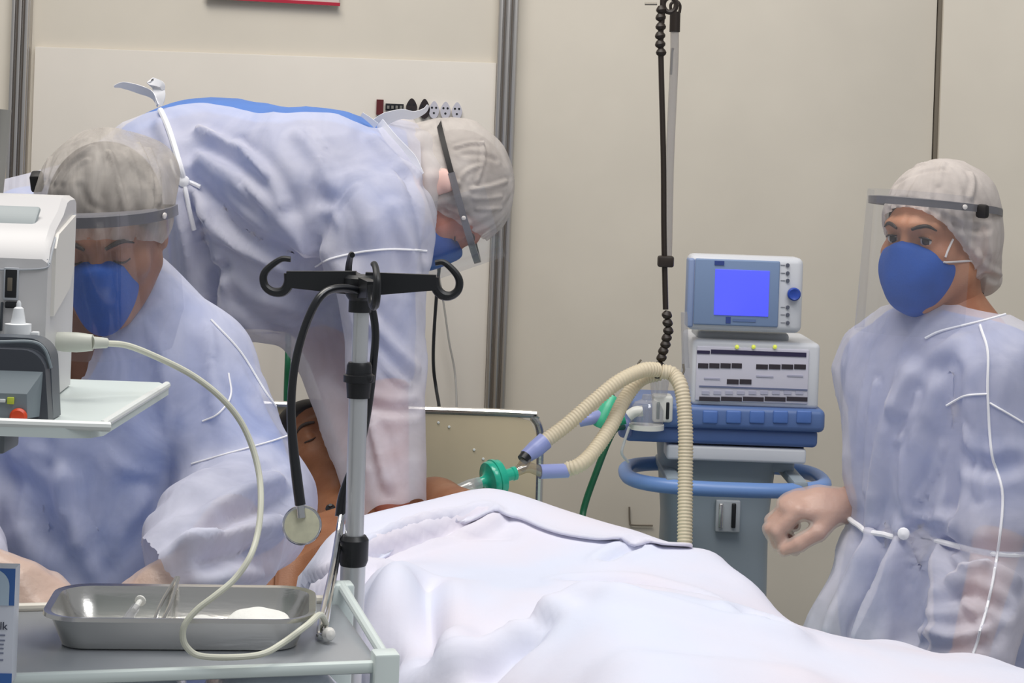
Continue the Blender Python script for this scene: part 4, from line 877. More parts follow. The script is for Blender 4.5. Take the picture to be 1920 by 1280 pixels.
def hand_d(p, w, R, curl, s=1.0, thumb=0.4):
    q = (p - w) @ R / s
    d = smin(ell(q, (0.0, 0.050, 0.0), (0.041, 0.052, 0.017)), rc(q, (0, -0.018, 0), (0, 0.03, 0), 0.026, 0.029), 0.02)
    for bx, by, ls, r in ((0.029, 0.086, (0.042, 0.025, 0.020), 0.0096), (0.009, 0.092, (0.046, 0.029, 0.021), 0.0098), (-0.011, 0.088, (0.042, 0.027, 0.020), 0.0094), (-0.029, 0.078, (0.033, 0.020, 0.018), 0.0084)):
        a = 0; o = A(bx, by - 0.012, 0.001); spread = bx * 1.2
        for k, l in enumerate(ls):
            a += curl * (0.9, 1.25, 0.8)[k]; e = o + l * A(spread * (1 - k * 0.3), math.cos(a), -math.sin(a)) * (1.15 if k == 0 else 1)
            d = smin(d, rc(q, o, e, r * (1 - 0.06 * k), r * (0.94 - 0.07 * k)), 0.004 if k else 0.009); o = e
    t0, t1, t2, t3 = A(0.024, 0.018, -0.006), A(0.046, 0.044, -0.012 - 0.02 * thumb), A(0.050, 0.074, -0.016 - 0.04 * thumb), A(0.046, 0.096, -0.018 - 0.055 * thumb)
    d = smin(d, rc(q, t0, t1, 0.015, 0.0125), 0.012); d = smin(d, rc(q, t1, t2, 0.0118, 0.0105), 0.004); d = smin(d, rc(q, t2, t3, 0.0105, 0.0085), 0.004)
    return d * s
def box3(pts, m): pts = np.asarray(pts); return pts.min(0) - m, pts.max(0) + m

def skin(name, rgb, rgb2): return mat(name, rgb, 0.5, rgb2=rgb2, vscale=18, sub=0.05, bump=0.0003, bscale=400, spec=0.35)
m_cap = mat('cap_nonwoven', (226, 222, 220), 0.8, alpha=0.60, avar=0.16, transl=0.25, bump=0.0012, bscale=45)
m_gownB = mat('gown_nonwoven_taut', (222, 224, 242), 0.75, alpha=0.50, avar=0.14, transl=0.2, bump=0.0012, bscale=30)
m_gownC = mat('gown_nonwoven_loose', (230, 228, 238), 0.75, alpha=0.66, avar=0.10, transl=0.2, bump=0.0012, bscale=30)
m_gown = mat('gown_nonwoven', (226, 225, 238), 0.75, alpha=0.63, avar=0.10, transl=0.2, bump=0.0012, bscale=30)
m_seam = mat('gown_seam', (240, 240, 244), 0.8)
m_scrub = mat('scrubs_blue', (90, 130, 202), 0.8, bump=0.001, bscale=40, var=0.08, vscale=8)
m_mask = mat('mask_blue', (26, 86, 176), 0.7, bump=0.0003, bscale=300, var=0.06, vscale=30)
m_hair = mat('hair_dark', (62, 50, 44), 0.6, bump=0.002, bscale=120)
m_elastic = mat('elastic_white', (232, 226, 222), 0.7)
m_visor = clear_plastic('visor_clear', (246, 247, 250), 0.045, 0.05, 0.045)
m_band = mat('band_smoke', (120, 118, 122), 0.3, alpha=0.82)
m_strap = mat('strap_black', (26, 22, 22), 0.6)
m_glove = mat('glove_vinyl', (226, 206, 196), 0.35, alpha=0.42, bump=0.002, bscale=70)
m_eye = [mat('eye_white', (206, 198, 190), 0.25), mat('eye_iris', (44, 30, 24), 0.2)]

def eyeballs(H, par, gaze=(0, 1, 0)):
    g = nrm(gaze)
    for sx in (-1, 1):
        c = A(0.031 * sx, 0.0735, 0.003); bm = bmesh.new(); bmesh.ops.create_uvsphere(bm, u_segments=24, v_segments=18, radius=0.0122)
        V = np.array([v.co[:] for v in bm.verts]); Fs = [[v.index for v in f.verts] for f in bm.faces]; bm.free()
        mi = [1 if nrm(V[f].mean(0)) @ g > 0.86 else 0 for f in Fs]
        mk('eye', H.W(V + c), Fs, m_eye, par, True, mi)
def brows(H, par, m, eyes='open', lash=True):
    for sx in (-1, 1):
        pts = [fsurf(sx * x, z, eyes) + A(0, 0.0012, 0) for x, z in ((0.014, 0.021), (0.026, 0.026), (0.038, 0.027), (0.050, 0.020))]
        MB().tube([H.W(p) for p in pts], [0.0022, 0.0034, 0.003, 0.001], 8).obj('eyebrow', m, par)
        if lash:
            zz = (0.0075, 0.0082, 0.0075, 0.004) if eyes == 'open' else (-0.003, -0.0055, -0.0055, -0.003)
            pts = [fsurf(sx * x, z, eyes) + A(0, 0.0012, 0) for x, z in zip((0.021, 0.028, 0.036, 0.043), zz)]
            MB().tube([H.W(p) for p in pts], [0.0008, 0.0014, 0.0015, 0.0012], 6).obj('eyelash', m, par)
def mask(H, par, front=0.122, wx=0.063):
    def fn(p):
        q = H.L(p); ax = np.abs(q[:, 0])
        w = np.clip(1 + 3.4 * (q[:, 2] + 0.055), 0.72, 1.12)
        d = ell(np.c_[ax / w, q[:, 1], q[:, 2]], (0, 0.050, -0.058), (wx, front - 0.050, 0.070))
        d = smin(d, rc(q, (0, front - 0.024, -0.015), (0, front - 0.026, -0.085), 0.0215, 0.0225), 0.02)
        top = 0.002 - 0.30 * ax; d = smax(d, q[:, 2] - top, 0.006); d = smax(d, 0.016 + 0.25 * np.abs(q[:, 2] + 0.06) - q[:, 1], 0.006)
        return d * H.s
    V, Q = nets(fn, *box3([H.W(A(0, 0.06, -0.06))], 0.10), 0.0032)
    o = mk('mask', V, Q, m_mask, par); return V, Q, o
def cap(H, par, prims, plane, pleat=(0.0035, 26), m=m_cap, h=0.0036, seed=0, lines=()):
    """prims: local ellipsoids; plane: (y, z, slope) of the face opening"""
    def fn(p):
        q = H.L(p); d = None
        for c, r in prims:
            x = ell(q, c, r); d = x if d is None else smin(d, x, 0.03)
        return d * H.s
    V, Q = nets(fn, *box3([H.W(A(0, -0.03, 0.02))], 0.175 * H.s), h)
    q = H.L(V); rim = q[:, 2] - plane[1] - plane[2] * (q[:, 1] - plane[0])
    V = V.copy(); N = normals(V, Q); th = np.arctan2(q[:, 0], q[:, 1])
    ph = th * pleat[1] + 5 * vnoise(q, 18, seed) 
    D = pleat[0] * np.sin(ph) * np.exp(-np.clip(rim, 0, 1) / 0.035) + 0.55 * pleat[0] * np.sin(ph * 0.6 + 1) * np.exp(-np.clip(rim, 0, 1) / 0.11) + 0.006 * (vnoise(q, 22, seed + 1) - 0.5) + 0.0022 * (ridged(q, 30, seed + 2) - 0.5)
    V = V + N * D[:, None]
    V, Q = cut(V, Q, rim)
    V = folds(V, Q, [(a, w_, h_ * 0.6) for a, w_, h_ in lines])
    o = mk('cap', V, Q, m, par); return V, Q, o
def rim_tube(H, par, prims_r, name, m, pts): MB().tube([H.W(p) for p in pts], prims_r, 8).obj(name, m, par)
def hairmesh(H, par, plane, extra=(), m=m_hair):
    def fn(p):
        q = H.L(p); d = ell(q, (0, -0.015, 0.030), (0.079, 0.100, 0.089))
        for c, r in extra: d = smin(d, ell(q, c, r), 0.02)
        d = smax(d, plane[1] + plane[2] * (q[:, 1] - plane[0]) - q[:, 2], 0.004); return d * H.s
    V, Q = nets(fn, *box3([H.W(A(0, -0.02, 0.02))], 0.16), 0.005); return mk('hair', V, Q, m, par)
def shield(H, par, zb=0.052, ry=0.132, rx=0.098, drop=0.225, up=0.02, lean=0.10, ang=78, bang=104, tilt=0.0, strap=True, sback=0.118, bh=0.012):
    t = bpy.data.objects.new('face_shield', None); COL.objects.link(t); t.parent = par; t.empty_display_size = 0.03
    t.location = tuple(H.W(A(0, ry, zb)) - wloc(par))
    y0 = -0.012
    def ring(a, z, k=1.0): return A(rx * k * math.sin(a), y0 + (ry - y0) * k * math.cos(a) if math.cos(a) > 0 else y0 + (sback + y0) * math.cos(a), z + tilt * ((y0 + (ry - y0) * math.cos(a)) - 0.05))
    AA = np.radians(np.linspace(-ang, ang, 41)); ZZ = np.linspace(up, -drop, 24); V = []
    for z in ZZ:
        for a in AA: 
            p = ring(a, zb + z, 1.03); p[1] += lean * (up - z) * max(0.0, math.cos(a)) * 0.6 + lean * (up - z) * 0.4; V.append(H.W(p))
    k = len(AA); mk('visor', V, [[i * k + j, i * k + j + 1, (i + 1) * k + j + 1, (i + 1) * k + j] for i in range(len(ZZ) - 1) for j in range(k - 1)], m_visor, t)
    def belt(a0, a1, kk, h, th, m, name, zoff=0.0, seg=40):
        V = []; aa = np.radians(np.linspace(a0, a1, seg))
        for a in aa:
            for kr, dz in ((kk, -h / 2), (kk, h / 2), (kk - th, h / 2), (kk - th, -h / 2)): V.append(H.W(ring(a, zb + dz + zoff, kr)))
        Fs = [[i * 4 + j, i * 4 + (j + 1) % 4, (i + 1) * 4 + (j + 1) % 4, (i + 1) * 4 + j] for i in range(seg - 1) for j in range(4)] + [[0, 1, 2, 3], [seg * 4 - 1, seg * 4 - 2, seg * 4 - 3, seg * 4 - 4]]
        return fixn(mk(name, V, Fs, m, t, 0.5))
    belt(-bang, bang, 1.02, bh, 0.03, m_band, 'head_band'); belt(-60, 60, 1.0, bh * 0.3, 0.08, m_band, 'band_rib', bh * 0.35)
    if strap: belt(bang - 6, 360 - bang + 6, 1.0, bh * 0.8, 0.03, m_strap, 'strap')
    for sx in (-1, 1): 
        p = ring(math.radians(sx * 62), zb, 1.04); MB().lathe(H.W(p), H.R @ nrm(A(sx * 0.9, 0.5, 0)), [(0.004, 0), (0.004, 0.002), (0.002, 0.003)], 12).obj('rivet', m_elastic, t)
    return t

def limbs(p, J, off, arms=(1, 1), legs=True, ra=(0.050, 0.041, 0.029)):
    d = None
    for k in ('l', 'r'):
        x = chain(p, [J['s' + k], J['e' + k], J['w' + k]], [r + off for r in ra], 0.02); d = x if d is None else np.minimum(d, x)
    if legs:
        for k in ('l', 'r'):
            x = chain(p, [J['h' + k], J['k' + k], J['a' + k]], [0.085 + off, 0.058 + off, 0.042 + off], 0.03); x = smin(x, rc(p, J['a' + k] - A(0, 0, 0.03), J['a' + k] + J['toe'] * 0.16 - A(0, 0, 0.045), 0.038, 0.03), 0.02); d = np.minimum(d, x)
    return d
def trunk(p, J, off):
    R = J['R']; d = ell(p, J['chest'], A(J['cw']) + off, R); d = smin(d, ell(p, J['abd'], A(J['aw']) + off, R), 0.06); d = smin(d, ell(p, J['hip'], A(J['hw']) + off, R), 0.06)
    return smin(d, chain(p, [J['sl'], J['neck'], J['sr']], [0.056 + off, 0.066 + off, 0.056 + off], 0.04), 0.06)
def full_body(J, H, hands, eyes, h=0.012, neckpts=None):
    fn = lambda p: smin(smin(trunk(p, J, 0), limbs(p, J, 0), 0.03), rc(p, J['neck'], H.W(A(0, -0.03, -0.08)), 0.058, 0.052), 0.04)
    ks = [J[k] for k in ('sl', 'sr', 'el', 'er', 'wl', 'wr', 'kl', 'kr', 'al', 'ar', 'chest', 'hip')]
    lo, hi = box3(ks, 0.2); ms = [nets(fn, lo, hi, h)]
    hf = lambda p: smin(head_d(H.L(p), eyes) * H.s, rc(p, H.W(A(0, -0.03, -0.07)), J['neck'], 0.050 * H.s, 0.058), 0.03)
    lo, hi = box3([H.W(A(0, 0, -0.01))], 0.165 * H.s); lo = np.minimum(lo, J['neck'] - 0.07); hi = np.maximum(hi, J['neck'] + 0.07); ms.append(nets(hf, lo, hi, 0.0036))
    for (w, R, c, s, t) in hands:
        ms.append(nets(lambda p: hand_d(p, w, R, c, s, t), *box3([w + R[:, 1] * 0.07 * s], 0.13 * s), 0.0034))
    return join(*ms)
def gloves(par, hands, m=m_glove):
    for (w, R, c, s, t) in hands:
        V, Q = nets(lambda p: hand_d(p, w, R, c, s, t) - 0.0034 - 0.003 * (vnoise(p, 60, 5) - 0.4), *box3([w + R[:, 1] * 0.07 * s], 0.13 * s), 0.0042)
        q = (V - w) @ R / s; V, Q = cut(V, Q, q[:, 1] + 0.03); mk('glove', V, Q, m, par)
def seam(par, tree, pxs, r=0.0016, name='seam', dd=0.001, m=None, n=6):
    pts = snap(tree, pxs, dd, n)
    if len(pts) > 2: MB().tube(np.array(pts), r, 6, sp=False).obj(name, m or m_seam, par)
def tie(par, tree, pxs, w, name='tie', dd=0.004, n=6):
    pts = snap(tree, pxs, dd, n)
    if len(pts) > 2:
        C = np.array(pts)
        for _ in range(3): C[1:-1] = (C[:-2] + 2 * C[1:-1] + C[2:]) / 4
        MB().tube(C, w / 2, 8, sp=False, flat=(1, 1)).obj(name, m_seam, par)

# ---------------------------------------------------------------- nurse on the right
m_skA = skin('skin_tan', (196, 140, 108), (182, 122, 92))
HA = Head(P(1754, 446, 3.05), (-0.70, -0.71, -0.06), (0.03, 0, 1), 0.98)
fA = nrm(A(-0.86, -0.5, 0)); RA = basis(fA, (0, 0, 1))
JA = dict(R=RA, toe=fA, neck=P(1786, 648, 3.08), chest=P(1765, 775, 3.09), abd=P(1758, 960, 3.09), hip=P(1760, 1110, 3.10), cw=(0.165, 0.118, 0.18), aw=(0.145, 0.105, 0.17), hw=(0.165, 0.125, 0.15),
          sl=P(1660, 690, 3.24), sr=P(1868, 698, 2.96), el=P(1690, 935, 3.32), er=P(1888, 950, 2.94), wl=P(1577, 947, 3.14), wr=P(1820, 1215, 2.84))
hz = JA['hip'][2]
for k, s in (('l', -1), ('r', 1)):
    b = JA['hip'] + RA[:, 0] * s * 0.085
    JA['h' + k] = b - A(0, 0, 0.04); JA['k' + k] = A(b[0], b[1], 0.47); JA['a' + k] = A(b[0], b[1], 0.085)
hA = [(P(1575, 948, 3.14), np.stack([nrm(A(0.05, -1, -0.25)), nrm(A(-1, -0.12, -0.02)), nrm(A(0, -0.25, 1))], -1), 0.95, 1.02, 0.75),
      (P(1818, 1225, 2.835), basis(nrm(A(-0.5, -0.2, -0.8)), nrm(A(-0.6, 0.2, 0.4))), 0.5, 0.95, 0.3)]
hA = [(w, np.linalg.qr(R)[0] * np.sign(np.diag(np.linalg.qr(R)[1])), c, s, t) for w, R, c, s, t in hA]
pA = empty('person', A(JA['hip'][0], JA['hip'][1], 0), 'person in blue scrubs and thin white gown standing beside the ventilator', 'person')
V, Q = full_body(JA, HA, hA, 'open'); mk('body', V, Q, m_skA, pA); headtree = bvh(V, Q)
eyeballs(HA, pA, (-0.2, 1, -0.15)); brows(HA, pA, m_hair)
gloves(pA, hA[:1])
hairmesh(HA, pA, (0.09, 0.075, 1.25), [((0, -0.085, -0.035), (0.05, 0.045, 0.05))])
MB().tube([HA.W(p) for p in (A(-0.02, -0.09, -0.07), A(-0.022, -0.085, -0.10), A(-0.02, -0.08, -0.125))], [0.022, 0.018, 0.006], 12).obj('hair_tuft', m_hair, pA)
Vm, Qm, _ = mask(HA, pA, 0.119)
Vc, Qc, _ = cap(HA, pA, [((0, -0.022, 0.034), (0.091, 0.114, 0.098)), ((0, -0.085, -0.030), (0.066, 0.062, 0.066)), ((0, -0.112, -0.076), (0.050, 0.048, 0.030)), ((-0.055, -0.022, -0.012), (0.040, 0.042, 0.050)), ((0.055, -0.022, -0.012), (0.040, 0.042, 0.050))],
    (0.092, 0.060, 1.18), (0.0034, 30), mat('cap_white_opaque', (224, 214, 208), 0.8, alpha=0.78, avar=0.14, transl=0.2, bump=0.0015, bscale=40), seed=2,
    lines=[([(1660, 340), (1690, 318), (1740, 306)], 0.005, 0.005), ([(1680, 345), (1720, 325), (1770, 318)], 0.005, -0.004), ([(1760, 345), (1764, 320), (1770, 305)], 0.004, 0.004), ([(1820, 370), (1826, 345), (1822, 325)], 0.005, 0.005), ([(1670, 385), (1720, 400), (1770, 440)], 0.005, 0.005), ([(1690, 375), (1740, 388), (1790, 420)], 0.005, -0.005),
           ([(1800, 440), (1820, 465), (1840, 480)], 0.006, 0.006), ([(1790, 420), (1815, 430), (1850, 430)], 0.006, -0.006), ([(1830, 480), (1850, 500), (1875, 515)], 0.006, 0.006), ([(1825, 500), (1845, 515), (1870, 522)], 0.006, -0.005)])
MB().box(P(1842, 396, 2.96), (0.020, 0.014, 0.022), HA.R, 0.005).obj('strap_clip', m_strap, pA)
ct = bvh(*join((V, Q), (Vc, Qc), (Vm, Qm)))
for tr_ in ([(1772, 482), (1778, 466), (1786, 448)], [(1768, 491), (1795, 490), (1822, 489)]): seam(pA, ct, tr_, 0.0018, 'mask_strap', 0.0015, m_elastic)
shield(HA, pA, zb=0.060, ry=0.136, rx=0.098, drop=0.212, up=0.018, lean=0.16, ang=70, tilt=0.12, bang=112, sback=0.125)
# scrubs
def scr(p): 
    d = trunk(p, JA, 0.010); d = smin(d, np.minimum(rc(p, JA['sl'], JA['sl'] + (JA['el'] - JA['sl']) * 0.9, 0.066, 0.07), rc(p, JA['sr'], JA['sr'] + (JA['er'] - JA['sr']) * 0.92, 0.066, 0.070)), 0.04)
    for k in 'lr': d = smin(d, chain(p, [JA['h' + k], JA['k' + k], JA['a' + k] + A(0, 0, 0.03)], [0.10, 0.08, 0.075], 0.03), 0.05)
    return d
lo, hi = box3([JA[k] for k in ('sl', 'sr', 'el', 'er', 'kl', 'kr', 'al', 'ar', 'hip', 'neck')], 0.2)
V, Q = nets(scr, lo, hi, 0.010); V = crumple(V, Q, 0.003, 9, (1, 1, 0.6), 3)
up_ = (V - JA['neck']) @ nrm(A(0.35, 0.28, 1)); V, Q = cut(V, Q, 0.03 - up_); mk('scrubs', V, Q, m_scrub, pA)
# gown
def gwn(p):
    d = trunk(p, JA, 0.022); 
    d = smin(d, chain(p, [JA['sr'], JA['er'], JA['wr']], [0.079, 0.086, 0.066], 0.03), 0.035)
    d = smin(d, chain(p, [JA['sl'], JA['el'], JA['wl'] + A(0.085, 0.03, 0)], [0.079, 0.072, 0.04], 0.03), 0.035)
    w = JA['abd'] - A(0, 0, 0.04)
    sk = chain(p, [w, w + A(-0.02, -0.01, -0.20), w + A(-0.055, -0.02, -0.50)], [0.135, 0.18, 0.235], 0.03)
    th = np.arctan2(p[:, 1] - w[1], p[:, 0] - w[0]); fz = np.clip((w[2] - p[:, 2]) / 0.3, 0, 1)
    return smin(d, sk + fz * 0.020 * np.sin(th * 9 + 2 * np.sin(3 * th) + 1.0), 0.03) + 0.020 * np.exp(-((p[:, 2] - w[2] - 0.02) / 0.022) ** 2)
lo, hi = box3([JA[k] for k in ('sl', 'sr', 'el', 'er', 'hip', 'neck')], 0.24); lo[2] = 0.52
V, Q = nets(gwn, lo, hi, 0.0068)
up_ = (V - JA['neck']) @ nrm(A(0.30, 0.28, 1))
fo = nrm(JA['wr'] - JA['er']); tt = (V - JA['wr']) @ fo; ds = np.linalg.norm(V - JA['wr'], axis=1)
foL = nrm(JA['wl'] - JA['el']); ttl = (V - JA['wl']) @ foL; dsl = np.linalg.norm(V - JA['wl'], axis=1)
V, Q = cut(V, Q, fmin(0.035 - up_, np.maximum(0.035 - tt, ds - 0.13), V[:, 2] - 0.56))
V = crumple(V, Q, 0.007, 6, (1.2, 1.2, 0.55), 8)
V = folds(V, Q, [([(1610, 990), (1690, 992), (1780, 985)], 0.008, -0.006),
    ([(1700, 700), (1660, 800), (1640, 900), (1630, 985)], 0.018, 0.012), ([(1740, 720), (1700, 850), (1690, 980)], 0.02, 0.010), ([(1780, 760), (1760, 870), (1740, 950)], 0.016, -0.012),
    ([(1785, 700), (1790, 800), (1780, 950)], 0.018, -0.018), ([(1640, 1000), (1600, 1080), (1560, 1180)], 0.02, 0.016), ([(1690, 1000), (1650, 1100), (1610, 1190)], 0.02, 0.018), ([(1665, 1010), (1635, 1090), (1590, 1190)], 0.016, -0.014),
    ([(1730, 1010), (1720, 1100), (1700, 1200)], 0.02, -0.020), ([(1760, 1010), (1760, 1100), (1750, 1180)], 0.018, 0.012), ([(1785, 1080), (1850, 1060), (1900, 1085)], 0.014, 0.012), ([(1760, 1130), (1820, 1110), (1880, 1140)], 0.012, -0.012),
    ([(1730, 1185), (1790, 1195), (1850, 1180)], 0.010, 0.012), ([(1800, 850), (1850, 880), (1900, 870)], 0.014, -0.01), ([(1790, 640), (1720, 690), (1680, 760)], 0.016, 0.010),
    ([(1690, 820), (1692, 900), (1700, 960)], 0.006, 0.005), ([(1640, 720), (1625, 820), (1618, 920)], 0.007, 0.006), ([(1720, 740), (1700, 800), (1680, 830)], 0.006, 0.005), ([(1765, 830), (1750, 890), (1720, 940)], 0.006, 0.005), ([(1810, 800), (1830, 860), (1835, 930)], 0.006, 0.005), ([(1800, 1120), (1835, 1160), (1850, 1200)], 0.006, 0.006), ([(1785, 1040), (1810, 1070), (1850, 1060)], 0.006, 0.006)])
V = clear(V, Q, scr, 0.008); mk('gown', V, Q, m_gown, pA); gt = bvh(V, Q)
seam(pA, gt, [(1838, 610), (1852, 660), (1852, 740), (1860, 850), (1880, 930), (1868, 1050), (1850, 1140), (1825, 1225)], 0.0022)
seam(pA, gt, [(1775, 760), (1810, 742), (1852, 738)], 0.0018); seam(pA, gt, [(1856, 755), (1890, 775), (1918, 792)], 0.0018)
seam(pA, gt, [(1735, 634), (1760, 622), (1800, 612), (1850, 600), (1885, 590)], 0.0022, 'neck_binding')
w_ = JA['abd'] - A(0, 0, 0.022); ringp = []
for a in np.linspace(0, 2 * math.pi, 49):
    u_ = A(math.cos(a), math.sin(a), 0.02 * math.sin(a * 3)); hit = gt.ray_cast(Vector(tuple(w_)), Vector(tuple(u_)))
    if hit[0] is not None: ringp.append(np.array(hit[0]) + u_ * 0.002)
R_ = np.array(ringp); R_ = (np.roll(R_, 1, 0) + 2 * R_ + np.roll(R_, -1, 0)) / 4
MB().tube(np.concatenate([R_, R_[:1]]), 0.0045, 8, sp=False, cap=False).obj('waist_tie', m_seam, pA)
k_ = np.array(snap(gt, [(1690, 996), (1694, 998)], 0.006, 1)[0])
MB().lathe(k_, A(-0.3, -1, 0), [(0.003, -0.005), (0.010, 0), (0.009, 0.006), (0.002, 0.009)], 12).obj('tie_knot', m_seam, pA)
# ---------------------------------------------------------------- nurse on the left, bent over the tray
m_skB = skin('skin_brown', (172, 124, 100), (156, 108, 86))
HB = Head(P(198, 432, 2.50), (0.08, -0.90, -0.43), (-0.03, -0.43, 0.9), 0.96)
fB = nrm(A(0.05, -1, 0)); RB = basis(fB, A(0, -0.12, 1))
JB = dict(R=RB, toe=fB, neck=P(215, 590, 2.63), chest=P(190, 770, 2.60), abd=P(178, 1000, 2.56), hip=P(175, 1230, 2.62), cw=(0.150, 0.115, 0.17), aw=(0.112, 0.110, 0.18), hw=(0.140, 0.125, 0.15),
          sl=P(366, 690, 2.60), sr=P(-5, 700, 2.58), el=P(462, 950, 2.49), er=P(-150, 950, 2.48), wl=P(350, 1075, 2.24), wr=P(-25, 1075, 2.20))
for k, s in (('l', -1), ('r', 1)):
    b = JB['hip'] + RB[:, 0] * s * 0.09
    JB['h' + k] = b - A(0, 0, 0.04); JB['k' + k] = A(b[0], b[1] + 0.02, 0.48); JB['a' + k] = A(b[0], b[1] + 0.03, 0.085)
def ortho(x, y, z):
    y = nrm(y); z = nrm(np.asarray(z) - y * np.dot(y, z)); x = np.asarray(x) - y * np.dot(x, y); x = nrm(x - z * np.dot(x, z)); return np.stack([x, y, z], -1)
hB = [(P(345, 1080, 2.235), ortho(A(-0.3, -0.6, -0.1), A(-0.80, -0.35, -0.42), A(-0.3, -0.35, 0.9)), 0.35, 0.95, 0.5),
      (P(-10, 1078, 2.17), ortho(A(0.2, -0.6, -0.3), A(0.88, -0.05, -0.34), A(0.3, -0.3, 0.9)), 0.40, 0.95, 0.3)]
pB = empty('person', A(JB['hip'][0], JB['hip'][1], 0), 'person with bowed head and clear visor working over the steel tray', 'person')
V, Q = full_body(JB, HB, hB, 'closed'); mk('body', V, Q, m_skB, pB)
brows(HB, pB, m_hair, 'closed'); gloves(pB, hB, mat('glove_vinyl_peach', (236, 212, 198), 0.35, alpha=0.6, bump=0.002, bscale=70))
hairmesh(HB, pB, (0.09, 0.070, 1.0), (), mat('hair_grey_brown', (78, 76, 78), 0.6, bump=0.003, bscale=60, rgb2=(58, 46, 40), vscale=12))
mask(HB, pB, 0.117, 0.050)
cap(HB, pB, [((0, -0.022, 0.036), (0.095, 0.116, 0.098)), ((-0.045, -0.085, 0.045), (0.05, 0.045, 0.05))], (0.092, 0.034, 0.62), (0.0028, 26), mat('cap_sheer', (214, 206, 198), 0.6, alpha=0.54, avar=0.24, transl=0.2, bump=0.001, bscale=40, stretch=(2.2, 0.8, 0.8)), seed=6,
    lines=[([(205, 285), (220, 330), (232, 380), (236, 405)], 0.004, 0.006), ([(260, 270), (282, 320), (285, 370), (282, 400)], 0.004, 0.006), ([(280, 280), (298, 330), (298, 380)], 0.004, 0.006), ([(240, 280), (258, 340), (262, 395)], 0.004, 0.004),
           ([(85, 330), (95, 290), (115, 262), (140, 250)], 0.004, 0.005), ([(95, 335), (110, 295), (140, 268), (165, 260)], 0.004, 0.005), ([(105, 340), (125, 310), (155, 285), (170, 275)], 0.004, 0.005), ([(80, 300), (95, 270), (120, 248)], 0.004, -0.005), ([(120, 340), (140, 315), (160, 300)], 0.004, 0.004), ([(75, 320), (82, 285), (100, 258)], 0.004, 0.005), ([(150, 350), (165, 380), (190, 395)], 0.005, -0.003), ([(200, 300), (185, 350), (200, 400)], 0.006, -0.003)])
shield(HB, pB, zb=0.048, ry=0.124, rx=0.098, drop=0.20, up=0.012, lean=0.10, ang=84, tilt=0.40, bang=96, sback=0.128, bh=0.016)
MB().box(HB.W(A(0.098, -0.055, 0.052)), (0.016, 0.02, 0.026), HB.R, 0.004).obj('strap_buckle', m_strap, pB)
def scrB(p):
    d = trunk(p, JB, 0.012); d = smin(d, np.minimum(rc(p, JB['sl'], JB['sl'] + (JB['el'] - JB['sl']) * 0.95, 0.070, 0.074), rc(p, JB['sr'], JB['sr'] + (JB['er'] - JB['sr']) * 0.9, 0.070, 0.074)), 0.04)
    for k in 'lr': d = smin(d, chain(p, [JB['h' + k], JB['k' + k], JB['a' + k] + A(0, 0, 0.03)], [0.10, 0.08, 0.075], 0.03), 0.05)
    return d
lo, hi = box3([JB[k] for k in ('sl', 'sr', 'el', 'er', 'kl', 'kr', 'al', 'ar', 'hip', 'neck')], 0.2)
V, Q = nets(scrB, lo, hi, 0.010); V = crumple(V, Q, 0.003, 9, (1, 1, 0.6), 5)
q = V - JB['neck']; vneck = fmin(q @ RB[:, 1] - 0.02, q[:, 2] + 0.11 - 2.6 * np.abs(q @ RB[:, 0] - 0.02))
up_ = q @ nrm(A(0, 0.35, 1)); V, Q = cut(V, Q, fmin(0.06 - up_, -vneck)); mk('scrubs', V, Q, m_scrub, pB)
hdB = hB[0][1][:, 1]
def gwnB(p):
    d = trunk(p, JB, 0.024)
    d = smin(d, chain(p, [JB['sl'], JB['el'], JB['el'] * 0.4 + JB['wl'] * 0.6, JB['wl'], JB['wl'] + hdB * 0.05], [0.080, 0.084, 0.078, 0.058, 0.042], 0.03), 0.010)
    d = smin(d, chain(p, [JB['sr'], JB['er'], JB['wr'] - A(0.03, -0.05, 0)], [0.082, 0.085, 0.040], 0.03), 0.03)
    return smin(d, chain(p, [JB['abd'] - A(0, 0, 0.06), JB['hip'], JB['hip'] - A(0, 0, 0.35)], [0.125, 0.19, 0.22], 0.04), 0.05)
lo, hi = box3([JB[k] for k in ('sl', 'sr', 'el', 'er', 'wl', 'wr', 'hip', 'neck')], 0.15); lo[2] = 0.5
V, Q = nets(gwnB, lo, hi, 0.0068)
q = V - JB['neck']; lat = q @ RB[:, 0]; vneck = fmin(q @ RB[:, 1], q[:, 2] + 0.095 - 3.0 * np.abs(lat - 0.022))
up_ = q @ nrm(A(0, 0.35, 1))
fo = hdB; tt = (V - JB['wl']) @ fo; ds = np.linalg.norm(V - JB['wl'], axis=1)
fr = nrm(JB['wr'] - JB['er']); ttr = (V - JB['wr']) @ fr; dsr = np.linalg.norm(V - JB['wr'], axis=1)
V, Q = cut(V, Q, fmin(0.085 - up_, -vneck, np.maximum(0.028 - tt, ds - 0.12), np.maximum(-0.0 - ttr, dsr - 0.09), V[:, 2] - 0.55))
V = crumple(V, Q, 0.007, 6, (1, 1, 0.7), 18)
